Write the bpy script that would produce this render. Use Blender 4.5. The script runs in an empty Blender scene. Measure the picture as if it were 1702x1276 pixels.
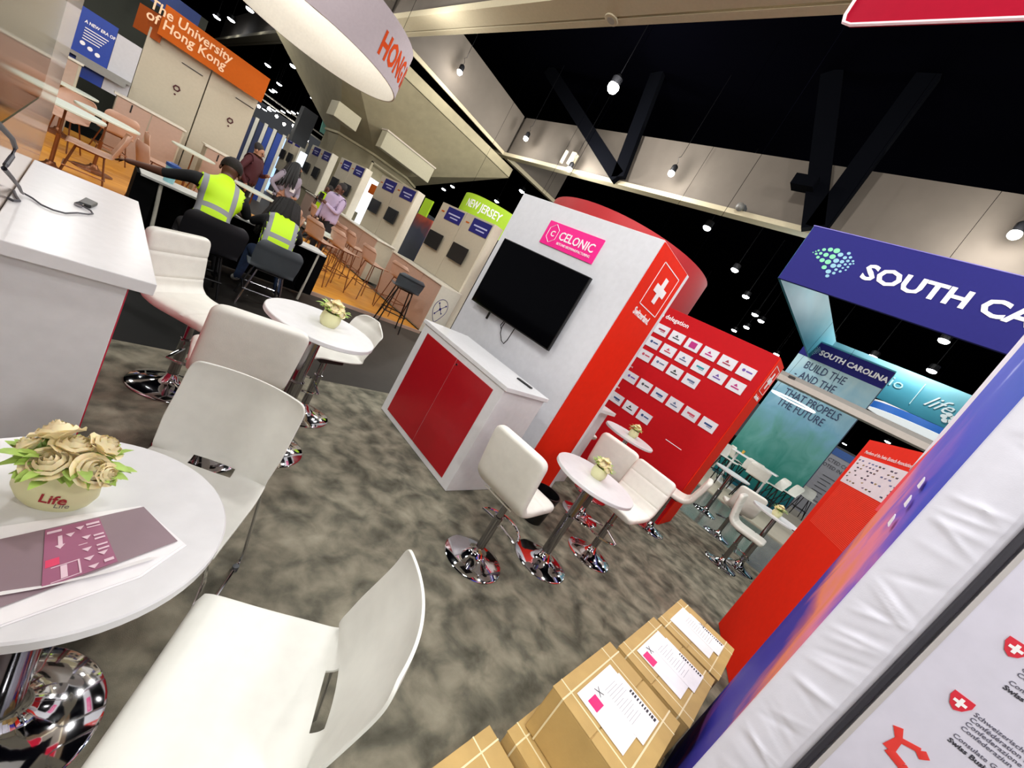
import bpy, bmesh, math, random
from mathutils import Vector, Matrix
random.seed(7)
S = bpy.context.scene
COL = S.collection
PI = math.pi

# ------------------------------------------------------------------ camera, world, lamps, exposure
cam_d = bpy.data.cameras.new('camera'); cam = bpy.data.objects.new('camera', cam_d); COL.objects.link(cam)
S.camera = cam
RC = [[0.604605, 0.183896, 0.775007], [-0.619097, -0.503704, 0.602496], [0.50117, -0.844076, -0.190692]]
cam_d.sensor_fit = 'HORIZONTAL'; cam_d.sensor_width = 36.0; cam_d.lens = 657.8723 / 1702 * 36
cam_d.clip_start = 0.02; cam_d.clip_end = 400
mw = Matrix(((RC[0][0], -RC[0][1], -RC[0][2], 0), (RC[1][0], -RC[1][1], -RC[1][2], 0), (RC[2][0], -RC[2][1], -RC[2][2], 1.6), (0, 0, 0, 1)))
cam.matrix_world = mw

w = bpy.data.worlds.new('world'); S.world = w; w.use_nodes = True
w.node_tree.nodes['Background'].inputs[0].default_value = (0.9, 0.93, 1.0, 1)
w.node_tree.nodes['Background'].inputs[1].default_value = 0.05
S.view_settings.view_transform = 'Standard'; S.view_settings.look = 'None'
S.view_settings.exposure = 0.12; S.view_settings.gamma = 1.0; S.view_settings.use_curve_mapping = False

def lamp(x, y, z, power, r=0.16, col=(1.0, 0.985, 0.955)):
    d = bpy.data.lights.new('hall_or_fill_light', 'POINT'); d.energy = power; d.shadow_soft_size = r; d.color = col
    o = bpy.data.objects.new('hall_or_fill_light', d); COL.objects.link(o); o.location = (x, y, z)
    return o
# unseen hall lights over the booths; the ones behind the camera are added fill
for (x, y, z, p) in [(-1.8, -1.4, 5.4, 400), (-4.6, -1.0, 4.4, 420), (-3.2, -4.6, 4.4, 420), (0.2, -5.4, 4.4, 300), (1.2, 0.2, 6.0, 215), (-1.4, 3.0, 5.8, 260), (2.2, -3.2, 5.8, 300), (2.6, 3.6, 6.4, 330), (-3.5, 6.5, 5.8, 260), (0.4, 8.2, 5.6, 190), (-2.2, 11.5, 5.6, 150)]:
    lamp(x, y, z, p, 0.28)
# lamps along the coffer walls and beyond; not all have a fixture
for (x, y, z, p) in [(9.3, 12.5, 6.4, 60), (9.2, 9.7, 5.7, 300), (9.2, 6.45, 6.25, 90), (6.75, 12.8, 6.4, 60), (7.6, 8.0, 7.2, 380), (9.3, 0.04, 6.4, 120), (6.2, -2.8, 6.6, 200), (5.6, 3.2, 6.8, 330), (5.2, -0.6, 6.8, 300), (15.6, 5.9, 6.4, 300), (15.5, -0.2, 6.4, 300), (12.7, 6.3, 6.4, 300)]:
    lamp(x, y, z, p, 0.1)
for (x, y) in [(3.6, 10.0), (3.4, 13.5), (0.0, 15.0), (2.2, 20.5), (12.0, 3.2), (12.0, -3.0), (19.0, -1.5), (9.0, 9.0)]:
    lamp(x, y, 5.3, 130, 0.1)

# ------------------------------------------------------------------ helpers
def lin(c):
    if isinstance(c, str):
        c = c.lstrip('#'); c = [int(c[i:i + 2], 16) / 255 for i in (0, 2, 4)]
    return tuple((v / 12.92 if v <= 0.04045 else ((v + 0.055) / 1.055) ** 2.4) for v in c[:3]) + (1,)
MATS = {}
def mat(name, col='#ffffff', rough=0.5, metal=0.0, noise=0.0, nscale=20, bump=0.0, bscale=60, emit=None, es=0.0, trans=0.0, alpha=1.0, coat=0.0, spec=0.5, sheen=0.0):
    if name in MATS: return MATS[name]
    m = bpy.data.materials.new(name); m.use_nodes = True; MATS[name] = m
    nt = m.node_tree; b = nt.nodes['Principled BSDF']
    c = lin(col)
    b.inputs['Base Color'].default_value = c; b.inputs['Roughness'].default_value = rough; b.inputs['Metallic'].default_value = metal
    b.inputs['Specular IOR Level'].default_value = spec
    if coat: b.inputs['Coat Weight'].default_value = coat
    if trans: b.inputs['Transmission Weight'].default_value = trans
    if sheen: b.inputs['Sheen Weight'].default_value = sheen
    if emit:
        b.inputs['Emission Color'].default_value = lin(emit); b.inputs['Emission Strength'].default_value = es
    tc = nt.nodes.new('ShaderNodeTexCoord')
    n = nt.nodes.new('ShaderNodeTexNoise'); n.inputs['Scale'].default_value = nscale; n.inputs['Detail'].default_value = 4
    nt.links.new(tc.outputs['Object'], n.inputs['Vector'])
    k = noise if noise else 0.03
    r = nt.nodes.new('ShaderNodeValToRGB')
    r.color_ramp.elements[0].position = 0.3; r.color_ramp.elements[1].position = 0.7
    r.color_ramp.elements[0].color = tuple(max(0, v * (1 - k)) for v in c[:3]) + (1,)
    r.color_ramp.elements[1].color = tuple(min(1, v * (1 + k)) for v in c[:3]) + (1,)
    nt.links.new(n.outputs['Fac'], r.inputs['Fac']); nt.links.new(r.outputs['Color'], b.inputs['Base Color'])
    if bump:
        n2 = nt.nodes.new('ShaderNodeTexNoise'); n2.inputs['Scale'].default_value = bscale; n2.inputs['Detail'].default_value = 3
        nt.links.new(tc.outputs['Object'], n2.inputs['Vector'])
        bp = nt.nodes.new('ShaderNodeBump'); bp.inputs['Strength'].default_value = bump; bp.inputs['Distance'].default_value = 0.01
        nt.links.new(n2.outputs['Fac'], bp.inputs['Height']); nt.links.new(bp.outputs['Normal'], b.inputs['Normal'])
    return m

def ramp_mat(name, stops, axis, a, b_, noise=0.0, nscale=(3, 3, 3), rough=0.5, det=5, bumpscale=0, bump=0, distort=0.0):
    """colour varies along a world axis vector between values a and b_, disturbed by noise: flat print or marbling"""
    m = bpy.data.materials.new(name); m.use_nodes = True; MATS[name] = m
    nt = m.node_tree; b = nt.nodes['Principled BSDF']; b.inputs['Roughness'].default_value = rough
    g = nt.nodes.new('ShaderNodeNewGeometry')
    dp = nt.nodes.new('ShaderNodeVectorMath'); dp.operation = 'DOT_PRODUCT'; dp.inputs[1].default_value = axis
    nt.links.new(g.outputs['Position'], dp.inputs[0])
    mr = nt.nodes.new('ShaderNodeMapRange'); mr.inputs[1].default_value = a; mr.inputs[2].default_value = b_; mr.clamp = False
    nt.links.new(dp.outputs['Value'], mr.inputs[0])
    mp = nt.nodes.new('ShaderNodeMapping'); mp.inputs['Scale'].default_value = nscale
    nt.links.new(g.outputs['Position'], mp.inputs['Vector'])
    n = nt.nodes.new('ShaderNodeTexNoise'); n.inputs['Scale'].default_value = 1; n.inputs['Detail'].default_value = det; n.inputs['Distortion'].default_value = distort
    nt.links.new(mp.outputs['Vector'], n.inputs['Vector'])
    ma = nt.nodes.new('ShaderNodeMath'); ma.operation = 'MULTIPLY_ADD'; ma.inputs[1].default_value = noise; 
    su = nt.nodes.new('ShaderNodeMath'); su.operation = 'SUBTRACT'; su.inputs[1].default_value = 0.5
    nt.links.new(n.outputs['Fac'], su.inputs[0]); nt.links.new(su.outputs[0], ma.inputs[0]); nt.links.new(mr.outputs[0], ma.inputs[2])
    r = nt.nodes.new('ShaderNodeValToRGB'); e = r.color_ramp.elements
    while len(e) < len(stops): e.new(0.5)
    for i, (p, c) in enumerate(stops): e[i].position = p; e[i].color = lin(c)
    nt.links.new(ma.outputs[0], r.inputs['Fac']); nt.links.new(r.outputs['Color'], b.inputs['Base Color'])
    if bump:
        n2 = nt.nodes.new('ShaderNodeTexNoise'); n2.inputs['Scale'].default_value = bumpscale; n2.inputs['Detail'].default_value = 3
        nt.links.new(g.outputs['Position'], n2.inputs['Vector'])
        bp = nt.nodes.new('ShaderNodeBump'); bp.inputs['Strength'].default_value = bump; bp.inputs['Distance'].default_value = 0.01
        nt.links.new(n2.outputs['Fac'], bp.inputs['Height']); nt.links.new(bp.outputs['Normal'], b.inputs['Normal'])
    return m

WM = {}
def tag(o, label=None, cat=None, group=None, kind=None):
    if label: o['label'] = label
    if cat: o['category'] = cat
    if group: o['group'] = group
    if kind: o['kind'] = kind
    return o
def root(name, label, cat, loc=(0, 0, 0), rz=0.0, group=None):
    o = bpy.data.objects.new(name, None); COL.objects.link(o); o.empty_display_size = 0.1
    o.location = loc; o.rotation_euler = (0, 0, rz)
    WM[o] = Matrix.Translation(loc) @ Matrix.Rotation(rz, 4, 'Z')
    return tag(o, label, cat, group)

class MB:
    def __init__(s): s.v = []; s.f = []; s.mi = []; s.cur = 0
    def add(s, vs, fs):
        k = len(s.v); s.v += [tuple(p) for p in vs]; s.f += [tuple(i + k for i in f) for f in fs]; s.mi += [s.cur] * len(fs); return s
    def box(s, x0, x1, y0, y1, z0, z1):
        return s.add([(x0, y0, z0), (x1, y0, z0), (x1, y1, z0), (x0, y1, z0), (x0, y0, z1), (x1, y0, z1), (x1, y1, z1), (x0, y1, z1)],
                     [(0, 3, 2, 1), (4, 5, 6, 7), (0, 1, 5, 4), (1, 2, 6, 5), (2, 3, 7, 6), (3, 0, 4, 7)])
    def prism(s, pts, ext):
        """planar polygon (3D points) extruded by vector ext"""
        n = len(pts); e = Vector(ext)
        vs = [Vector(p) for p in pts] + [Vector(p) + e for p in pts]
        nm = Vector((0, 0, 0))
        for i in range(n):
            a, b = vs[i], vs[(i + 1) % n]; nm += a.cross(b)
        fl = nm.dot(e) > 0
        f0 = tuple(range(n)); f1 = tuple(range(n, 2 * n))
        fs = [f0[::-1] if fl else f0, f1 if fl else f1[::-1]]
        for i in range(n):
            j = (i + 1) % n
            fs.append((i, j, j + n, i + n) if fl else (j, i, i + n, j + n))
        return s.add(vs, fs)
    def slab(s, a, b, th, z0, z1):
        """vertical wall between two ground points, thickness th to the left"""
        a = Vector((a[0], a[1], 0)); b = Vector((b[0], b[1], 0)); d = (b - a).normalized(); n = Vector((-d.y, d.x, 0)) * th
        return s.prism([(a.x, a.y, z0), (b.x, b.y, z0), (b.x + n.x, b.y + n.y, z0), (a.x + n.x, a.y + n.y, z0)], (0, 0, z1 - z0))
    def tube(s, pts, r, n=8, closed=False):
        P = [Vector(p) for p in pts]; m = len(P); rs = r if isinstance(r, (list, tuple)) else [r] * m
        vs = []; up = None
        for i, p in enumerate(P):
            if closed: t = (P[(i + 1) % m] - P[i - 1])
            else: t = P[min(i + 1, m - 1)] - P[max(i - 1, 0)]
            t = t.normalized() if t.length > 1e-9 else Vector((0, 0, 1))
            if up is None:
                up = Vector((0, 0, 1)) if abs(t.z) < 0.9 else Vector((1, 0, 0))
            x = t.cross(up)
            if x.length < 1e-4: x = t.cross(Vector((1, 0.3, 0.2)))
            x.normalize(); y = x.cross(t).normalized(); up = y
            for k in range(n):
                a = 2 * PI * k / n; vs.append(p + (x * math.cos(a) + y * math.sin(a)) * rs[i])
        fs = []
        for i in range(m if closed else m - 1):
            j = (i + 1) % m
            for k in range(n):
                l = (k + 1) % n; fs.append((i * n + k, i * n + l, j * n + l, j * n + k))
        if not closed:
            fs.append(tuple(range(n))[::-1]); fs.append(tuple((m - 1) * n + k for k in range(n)))
        return s.add(vs, fs)
    def lathe(s, prof, c=(0, 0, 0), n=32, sx=1.0, sy=1.0, closed=True):
        vs = []; m = len(prof)
        for (r, z) in prof:
            for k in range(n):
                a = 2 * PI * k / n; vs.append((c[0] + r * sx * math.cos(a), c[1] + r * sy * math.sin(a), c[2] + z))
        fs = []
        for i in range(m - 1):
            for k in range(n):
                l = (k + 1) % n; fs.append((i * n + k, i * n + l, (i + 1) * n + l, (i + 1) * n + k))
        if closed:
            fs.append(tuple(range(n))[::-1]); fs.append(tuple((m - 1) * n + k for k in range(n)))
        return s.add(vs, fs)
    def sphere(s, c, r, n=10, m=7, sx=1, sy=1, sz=1):
        prof = [(max(1e-4, r * math.sin(PI * i / m)), -r * sz * math.cos(PI * i / m)) for i in range(m + 1)]
        return s.lathe(prof, c, n, sx, sy)
    def build(s, name, m, parent=None, smooth=False, bevel=0.0, world=True, seg=2):
        me = bpy.data.meshes.new(name)
        vs = s.v
        if parent is not None and world:
            inv = WM[parent].inverted(); vs = [inv @ Vector(p) for p in vs]
        me.from_pydata([tuple(p) for p in vs], [], s.f)
        ms = m if isinstance(m, (list, tuple)) else [m]
        for q in ms: me.materials.append(q)
        if len(ms) > 1:
            for p, i in zip(me.polygons, s.mi): p.material_index = i
        me.update()
        if smooth:
            for p in me.polygons: p.use_smooth = True
            try: me.set_sharp_from_angle(angle=math.radians(40))
            except Exception: pass
        o = bpy.data.objects.new(name, me); COL.objects.link(o)
        if bevel:
            bv = o.modifiers.new('bevel', 'BEVEL'); bv.width = bevel; bv.segments = seg; bv.limit_method = 'ANGLE'
        if parent is not None: o.parent = parent; WM[o] = WM[parent]
        else: WM[o] = Matrix.Identity(4)
        return o

def struct(name, mb, m, **k): return tag(mb.build(name, m, **k), kind='structure')
def copy_tree(src, loc, rz, label=None, group=None, cat=None):
    r = src.copy(); COL.objects.link(r); r.location = loc; r.rotation_euler = (0, 0, rz)
    WM[r] = Matrix.Translation(loc) @ Matrix.Rotation(rz, 4, 'Z')
    if label: r['label'] = label
    if group: r['group'] = group
    for ch in list(src.children):
        c = ch.copy(); COL.objects.link(c); c.parent = r; WM[c] = WM[r]
        for g in list(ch.children):
            d = g.copy(); COL.objects.link(d); d.parent = c; WM[d] = WM[r]
    return r
used = set()
def place(proto, x, y, rz, label, group=None, z=None):
    """first call moves the prototype itself, later ones copy it"""
    if z is None: z = 0.0085 if (x < 7.05 and y < 3.4) else 0.0065
    if proto not in used:
        used.add(proto); proto.location = (x, y, z); proto.rotation_euler = (0, 0, rz)
        WM[proto] = Matrix.Translation((x, y, z)) @ Matrix.Rotation(rz, 4, 'Z')
        proto['label'] = label
        if group: proto['group'] = group
        return proto
    return copy_tree(proto, (x, y, z), rz, label, group)

def txt(s, size, m, parent, org, right, up, name='lettering', align='LEFT', ext=0.0015, sx=1.0, bold=0.0, shear=0.0, space=1.0, lines=1.0):
    cu = bpy.data.curves.new('t', 'FONT'); cu.body = s; cu.size = size; cu.align_x = align; cu.extrude = ext; cu.offset = bold; cu.shear = shear
    cu.space_character = space; cu.space_line = lines; cu.resolution_u = 2
    t = bpy.data.objects.new('t', cu); COL.objects.link(t)
    dg = bpy.context.evaluated_depsgraph_get(); me = bpy.data.meshes.new_from_object(t.evaluated_get(dg))
    bpy.data.objects.remove(t); bpy.data.curves.remove(cu)
    R_ = Vector(right).normalized(); U = Vector(up).normalized(); N = R_.cross(U)
    M = Matrix(((R_.x * sx, U.x, N.x, org[0]), (R_.y * sx, U.y, N.y, org[1]), (R_.z * sx, U.z, N.z, org[2]), (0, 0, 0, 1)))
    if parent is not None: M = WM[parent].inverted() @ M
    me.transform(M); me.materials.clear(); me.materials.append(m)
    o = bpy.data.objects.new(name, me); COL.objects.link(o)
    if parent is not None: o.parent = parent; WM[o] = WM[parent]
    return o

# ------------------------------------------------------------------ materials
white_gloss = mat('white_laminate', '#dedee0', 0.28, spec=0.4)
white_matte = mat('white_panel', '#dadbe0', 0.55)
white_plast = mat('white_plastic', '#dfdfd8', 0.35)
leather = mat('white_leather', '#ecebe2', 0.42, bump=0.08, bscale=220)
chrome = mat('chrome', '#d8d8dc', 0.06, metal=1.0)
dark_chrome = mat('smoked_chrome', '#98969a', 0.12, metal=1.0)
black_plast = mat('black_plastic', '#0c0c0e', 0.35)
screen = mat('screen_glass', '#030305', 0.08, spec=0.5)
red_gloss = mat('red_laminate', '#a80f1c', 0.3)
red_cloth = mat('orange_red_cloth', '#e32508', 0.7, spec=0.15)
red_wall_m = mat('red_print', '#bd0f18', 0.6, spec=0.15)
red_deep = mat('red_band', '#b0121a', 0.55)
pink = mat('magenta_print', '#f4148c', 0.45)
ink_white = mat('white_ink', '#f6f4f6', 0.5)
ink_dark = mat('dark_ink', '#2a2a33', 0.6)
ink_navy = mat('navy_ink', '#1d2f55', 0.6)
ink_orange = mat('orange_ink', '#b4401a', 0.8, spec=0.05)
ink_red = mat('red_ink', '#a02028', 0.6)
navy = mat('navy_cloth', '#25246e', 0.7, spec=0.15)
beige = mat('beige_booth_board', '#b59887', 0.5)
pale_beige = mat('pale_booth_board', '#b8ae99', 0.55)
counter_white = mat('counter_top_pale', '#dcd6c6', 0.4)
concrete = mat('pale_concrete', '#90876c', 0.8, noise=0.08, nscale=4, bump=0.1, bscale=20)
ceil_panel = mat('coffer_board', '#5f574e', 0.8, noise=0.05, nscale=3)
trim_m = mat('coffer_trim', '#b3a98f', 0.7, spec=0.1)
black_deck = mat('black_ceiling_deck', '#020204', 0.95, spec=0.0)
orange_sign = mat('orange_sign', '#b8560a', 0.6, spec=0.15)
lime = mat('lime_band', '#a6cf12', 0.55)
grey_plast = mat('grey_plastic', '#4d5358', 0.45)
black_metal = mat('black_metal', '#0b0b0d', 0.45, spec=0.3)
bronze = mat('bronze_wire', '#8a5a3c', 0.35, metal=0.7)
tan_shell = mat('tan_shell', '#c6a08a', 0.45)
mint_white = mat('mint_white_top', '#dbe2d2', 0.35)
black_cloth = mat('black_table_cloth', '#050506', 0.9, spec=0.1)
paper = mat('paper', '#f2f0f2', 0.6)
cardboard = mat('cardboard', '#c0a064', 0.75, noise=0.07, nscale=9, bump=0.15, bscale=30)
strap_m = mat('packing_strap', '#e9dcb4', 0.35)
bulb = mat('lamp_lens', '#ffffff', 0.4, emit='#fff8ec', es=40)
bulb_far = mat('lamp_lens_far', '#ffffff', 0.4, emit='#f8fbff', es=30)
lightbox = mat('lit_panel', '#ffffff', 0.4, emit='#e8f2ff', es=1.3)
pot_m = mat('cream_ceramic', '#e0dfae', 0.45)
rose_m = mat('cream_petal', '#ffecc0', 0.6, noise=0.04, nscale=30)
rose_m.node_tree.nodes['Principled BSDF'].inputs['Subsurface Weight'].default_value = 0.5; rose_m.node_tree.nodes['Principled BSDF'].inputs['Subsurface Radius'].default_value = (0.02, 0.015, 0.008)
leaf_m = mat('green_leaf', '#a8c860', 0.55, noise=0.25, nscale=30)
skin_l = mat('skin_light', '#a8765a', 0.55); skin_d = mat('skin_dark', '#5a3626', 0.5)
hair_m = mat('black_hair', '#0d0a09', 0.55, bump=0.4, bscale=90)
hair_short = mat('short_dark_hair', '#1d1512', 0.7, bump=0.4, bscale=120)
shirt_black = mat('black_shirt', '#0b0b0e', 0.8); jeans = mat('blue_jeans', '#1e3152', 0.8, noise=0.2, nscale=40)
cardigan = mat('lilac_grey_cardigan', '#958a96', 0.8); maroon = mat('maroon_cloth', '#4a1a20', 0.8)
shirt_lilac = mat('lilac_shirt', '#b8a4c0', 0.8); trousers_dark = mat('dark_trousers', '#17161a', 0.8)
vest_y = mat('hi_vis_yellow', '#c6f400', 0.6); vest_g = mat('reflective_grey', '#8e9094', 0.4)

carpet = ramp_mat('grey_carpet', [(0.0, '#3f3e35'), (0.35, '#68665a'), (0.6, '#858171'), (1.0, '#a39e8c')], (0, 0, 0.001), 0, 1, 1.9, (6.5, 6.5, 6.5), 0.95, 8, 420, 0.45, 0.3)
for l in carpet.node_tree.nodes:
    if l.type == 'MAP_RANGE': l.inputs[1].default_value = -1; l.inputs[2].default_value = 1
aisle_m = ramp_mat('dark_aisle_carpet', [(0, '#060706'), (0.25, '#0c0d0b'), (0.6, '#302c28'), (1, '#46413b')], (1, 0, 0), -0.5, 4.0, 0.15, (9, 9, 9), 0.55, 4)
vinyl = ramp_mat('glossy_grey_vinyl', [(0, '#4c514c'), (1, '#787c74')], (0, 0, 0.001), -1, 1, 1.5, (1.5, 1.5, 1.5), 0.16, 3)
pale_floor = mat('pale_sc_floor', '#b4ac9a', 0.35, noise=0.05, nscale=2)
wood_floor = ramp_mat('orange_wood_floor', [(0, '#c87a1c'), (0.5, '#e09a34'), (1, '#efb250')], (0, 0, 0.001), -1, 1, 1.6, (0.7, 9, 1), 0.4, 5)
purple_print = ramp_mat('mountain_dusk_print', [(0.0, '#22256e'), (0.07, '#3336a0'), (0.11, '#8a4c94'), (0.15, '#3a39a4'), (0.35, '#4540a8'), (0.395, '#b8688c'), (0.44, '#ee8e6a'), (0.5, '#e889a4'), (0.57, '#8a66c8'), (0.66, '#4a54c8'), (0.85, '#2c50c0')], (-0.28, 0, 0.36), -0.62, 0.48, 0.26, (5, 1, 2.4), 0.55, 9, distort=0.6)
for m_s in ('mountain_dusk_print',): MATS[m_s].node_tree.nodes['Principled BSDF'].inputs['Specular IOR Level'].default_value = 0.08
teal_print = ramp_mat('teal_water_print', [(0, '#12586c'), (0.2, '#26796e'), (0.42, '#5b9690'), (0.62, '#6f9fb6'), (0.8, '#8fb6c6'), (1, '#a9c6cc')], (0, 0, 1), 0, 4.6, 0.5, (1, 2.2, 1.3), 0.45, 8, distort=0.8)
teal_band = ramp_mat('teal_band_print', [(0, '#26748a'), (0.5, '#4a94a8'), (1, '#7fb4c0')], (0, 0, 1), 4.45, 5.6, 0.5, (0.8, 0.8, 1.3), 0.5, 5)

for m_s in ('teal_water_print', 'teal_band_print', 'grey_carpet', 'dark_aisle_carpet'): MATS[m_s].node_tree.nodes['Principled BSDF'].inputs['Specular IOR Level'].default_value = 0.15
# ------------------------------------------------------------------ the hall: floors, ceiling, coffers, column
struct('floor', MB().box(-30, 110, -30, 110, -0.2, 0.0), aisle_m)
c_ = MB().box(-6, 7.05, -6, 3.4, 0.0, 0.008).build('carpet', carpet); tag(c_, 'mottled grey booth carpet under the white tables and towers', 'carpet')
c_ = MB().box(7.06, 10.5, -6, 6.4, 0.0, 0.006).build('vinyl_flooring', vinyl); tag(c_, 'glossy grey aisle flooring between the red wall and the teal booth', 'flooring')
c_ = MB().box(10.5, 40, -12, 7.5, 0.0, 0.03).build('booth_flooring', pale_floor); tag(c_, 'pale stone coloured flooring of the teal booth', 'flooring')
p = MB(); p.box(-6, 4.83, 6.5, 12.08, 0, 0.05)
pf = root('wooden_platform', 'low orange wood platform under the beige booth stools and counters', 'platform', (0, 6.5, 0))
p.build('deck', wood_floor, pf); MB().box(-6, 4.86, 6.46, 6.5, 0, 0.055).build('edge_strip', beige, pf)
struct('ceiling', MB().box(-30, 110, -30, 110, 9.2, 9.4), black_deck)

def coffer_wall(name, a, b, z0, z1, th=0.12):
    return struct(name, MB().slab(a, b, th, z0, z1), ceil_panel)
coffer_wall('wall_coffer', (4.45, 13.4), (4.45, -8), 6.12, 7.6)
coffer_wall('wall_coffer', (10.15, 13.85), (10.15, -10), 6.05, 7.55)
coffer_wall('wall_coffer', (4.5, 13.35), (10.1, 13.9), 6.12, 7.55)
coffer_wall('wall_coffer', (10.2, 13.9), (13.2, 13.5), 6.12, 7.55)
coffer_wall('wall_coffer', (-14, 11.9), (4.4, 13.35), 6.12, 7.55)
coffer_wall('wall_coffer', (10.2, 30), (10.2, 14.1), 6.12, 7.55)
coffer_wall('wall_coffer', (4.45, 40), (4.45, 13.6), 6.12, 7.55)
struct('trim_1', MB().box(4.25, 4.62, -9, 40, 5.98, 6.12).box(4.66, 4.78, -9, 40, 5.98, 6.1), trim_m)
struct('trim_2', MB().box(10.02, 10.16, -10, 30, 5.98, 6.1).box(10.2, 10.34, -10, 30, 6.0, 6.1), trim_m)
struct('trim_3', MB().slab((10.3, 13.9), (14.5, 13.4), 0.2, 5.98, 6.12), trim_m)
struct('trim_4', MB().slab((4.7, 13.38), (10.05, 13.92), 0.05, 6.0, 6.12), trim_m)
# smoke detector dome on the trim, speaker grille
sd = root('ceiling_speaker', 'round white speaker grille on the near ceiling beam', 'speaker', (4.66, 6.1, 5.97))
MB().lathe([(0.001, 0), (0.07, -0.015), (0.11, -0.01), (0.12, 0.012)], (4.66, 5.6, 5.975), 24).build('bezel', trim_m, sd, smooth=True)
MB().lathe([(0.001, -0.02), (0.065, -0.018), (0.066, 0)], (4.66, 5.6, 5.975), 24).build('grille', mat('grille_grey', '#8b857a', 0.7), sd)

# column with flared capital
cx, cy = 7.12, 17.2
colr = root('concrete_column', 'huge octagonal concrete column flaring into a square capital', 'column', (cx, cy, 0))
oc = [(cx + 1.78 * math.cos(PI / 8 + i * PI / 4), cy + 1.78 * math.sin(PI / 8 + i * PI / 4)) for i in range(8)]
MB().prism([(x, y, 0) for x, y in oc], (0, 0, 3.3)).build('shaft', concrete, colr)
oc2 = [(cx + 1.84 * math.cos(PI / 8 + i * PI / 4), cy + 1.84 * math.sin(PI / 8 + i * PI / 4)) for i in range(8)]
MB().prism([(x, y, 3.3) for x, y in oc2], (0, 0, 0.07)).build('neck_band', mat('band_light', '#b7ad8c', 0.7), colr)
def sq(h, s):
    # square ring of 8 points matching octagon order
    pts = []
    for i in range(8):
        a = PI / 8 + i * PI / 4; x = math.cos(a); y = math.sin(a); k = s / max(abs(x), abs(y)); pts.append((cx + x * k, cy + y * k, h))
    return pts
m_ = MB()
A_ = [(x, y, 3.37) for x, y in oc]
corner = []
B_ = []
for i in range(8):
    a = PI / 8 + i * PI / 4; sx_ = 1 if math.cos(a) > 0 else -1; sy_ = 1 if math.sin(a) > 0 else -1
    B_.append((cx + sx_ * 3.5, cy + sy_ * 3.5, 5.45))
vs = A_ + B_
fs = []
for i in range(8):
    j = (i + 1) % 8
    if B_[i] == B_[j]: fs.append((i, j, 8 + i))
    else: fs.append((i, j, 8 + j, 8 + i))
m_.add(vs, fs)
m_.build('flared_capital', concrete, colr)
MB().box(cx - 3.5, cx + 3.5, cy - 3.5, cy + 3.5, 5.47, 5.8).build('capital_rim', concrete, colr, bevel=0.02)
MB().box(6.0, 8.02, 14.35, 14.75, 3.5, 4.05).build('shelf_box', mat('shelf_pale', '#a8a189', 0.7), colr, bevel=0.01)
MB().box(5.98, 8.04, 14.32, 14.78, 4.05, 4.1).build('shelf_rim', mat('shelf_rim', '#b5a998', 0.6), colr)
MB().box(4.6, 5.35, 14.9, 15.6, 3.5, 3.95).build('shelf_box', MATS['shelf_pale'], colr, bevel=0.01)
MB().prism([(6.9, 14.9, 4.1), (7.55, 14.9, 4.1), (7.6, 14.9, 4.9), (7.4, 14.9, 5.0)], (0, 0.35, 0)).build('duct_opening', mat('duct_dark', '#1b1b1d', 0.8), colr)
# opening frame lit in the column
MB().box(6.35, 6.42, 15.3, 15.36, 1.1, 3.1).box(6.35, 8.25, 15.3, 15.36, 3.06, 3.1).build('opening_frame', trim_m, colr)
MB().box(6.5, 6.9, 15.3, 15.36, 1.3, 2.6).build('lit_display', lightbox, colr)

# dark steel braces hanging into the coffer
for lab, pts in [('black steel brace in a V against the far coffer wall, between two spotlights', [((9.8, 8.2, 6.1), (9.8, 13.6, 9.18)), ((9.8, 8.2, 6.1), (9.8, 8.9, 9.18))]),
                 ('black steel brace hanging above the navy sign', [((9.6, 2.75, 5.95), (9.6, 4.3, 9.18)), ((9.6, 2.7, 5.95), (9.6, 2.62, 9.18))])]:
    br = root('steel_brace', lab, 'brace', pts[0][0])
    for a, b in pts:
        a = Vector(a); b = Vector(b); d = (b - a).normalized(); n = Vector((0, -d.z, d.y)) * 0.2
        MB().prism([a - n, b - n, b + n, a + n], (0.18, 0, 0)).build('strut', mat('black_steel', '#030408', 0.95, spec=0.05), br)
bx = MB().box(9.4, 9.7, 3.15, 3.6, 6.62, 6.85).build('junction_box', MATS['black_steel']); tag(bx, 'small black box on the steel brace above the navy sign', 'box')

# spotlight fixtures
def spot_proto():
    t = root('hanging_spotlight', '', 'spotlight')
    MB().lathe([(0.05, 0), (0.075, 0.02), (0.08, 0.16), (0.05, 0.2)], (0, 0, 0), 14).build('housing', black_plast, t, smooth=True)
    MB().sphere((0, 0, -0.02), 0.085, 14, 8).build('lens', bulb, t, smooth=True)
    MB().tube([(0, 0, 0.2), (0.02, 0.01, 0.3), (-0.04, 0.03, 0.38), (0.03, 0.03, 0.45), (0, 0, 0.55), (0.0, 0, 2.58)], 0.007, 5).build('cable', black_plast, t)
    return t
sp = spot_proto()
for x, y, z, lab in [(9.6, 12.57, 6.55, 'small hanging spotlight at the far end of the coffer wall beside the column'),
                     (9.6, 6.48, 6.42, 'small hanging spotlight between the two steel braces'),
                     (6.72, 13.2, 6.6, 'hanging spotlight on the coffer wall above the column capital'),
                     (9.6, 9.9, 5.9, 'bright spotlight on the pale beam near the V brace'),
                     (9.6, 0.04, 6.6, 'glaring spotlight above the navy sign at the right edge')]:
    place(sp, x, y, 0, lab, z=z)
st = root('hanging_spotlight', 'large round spotlight in the black ceiling, brightest of all', 'spotlight', (8.1, 8.4, 7.45))
MB().lathe([(0.08, 0), (0.14, 0.03), (0.14, 0.2), (0.05, 0.3)], (8.1, 8.4, 7.45), 18).build('housing', black_plast, st, smooth=True)
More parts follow.
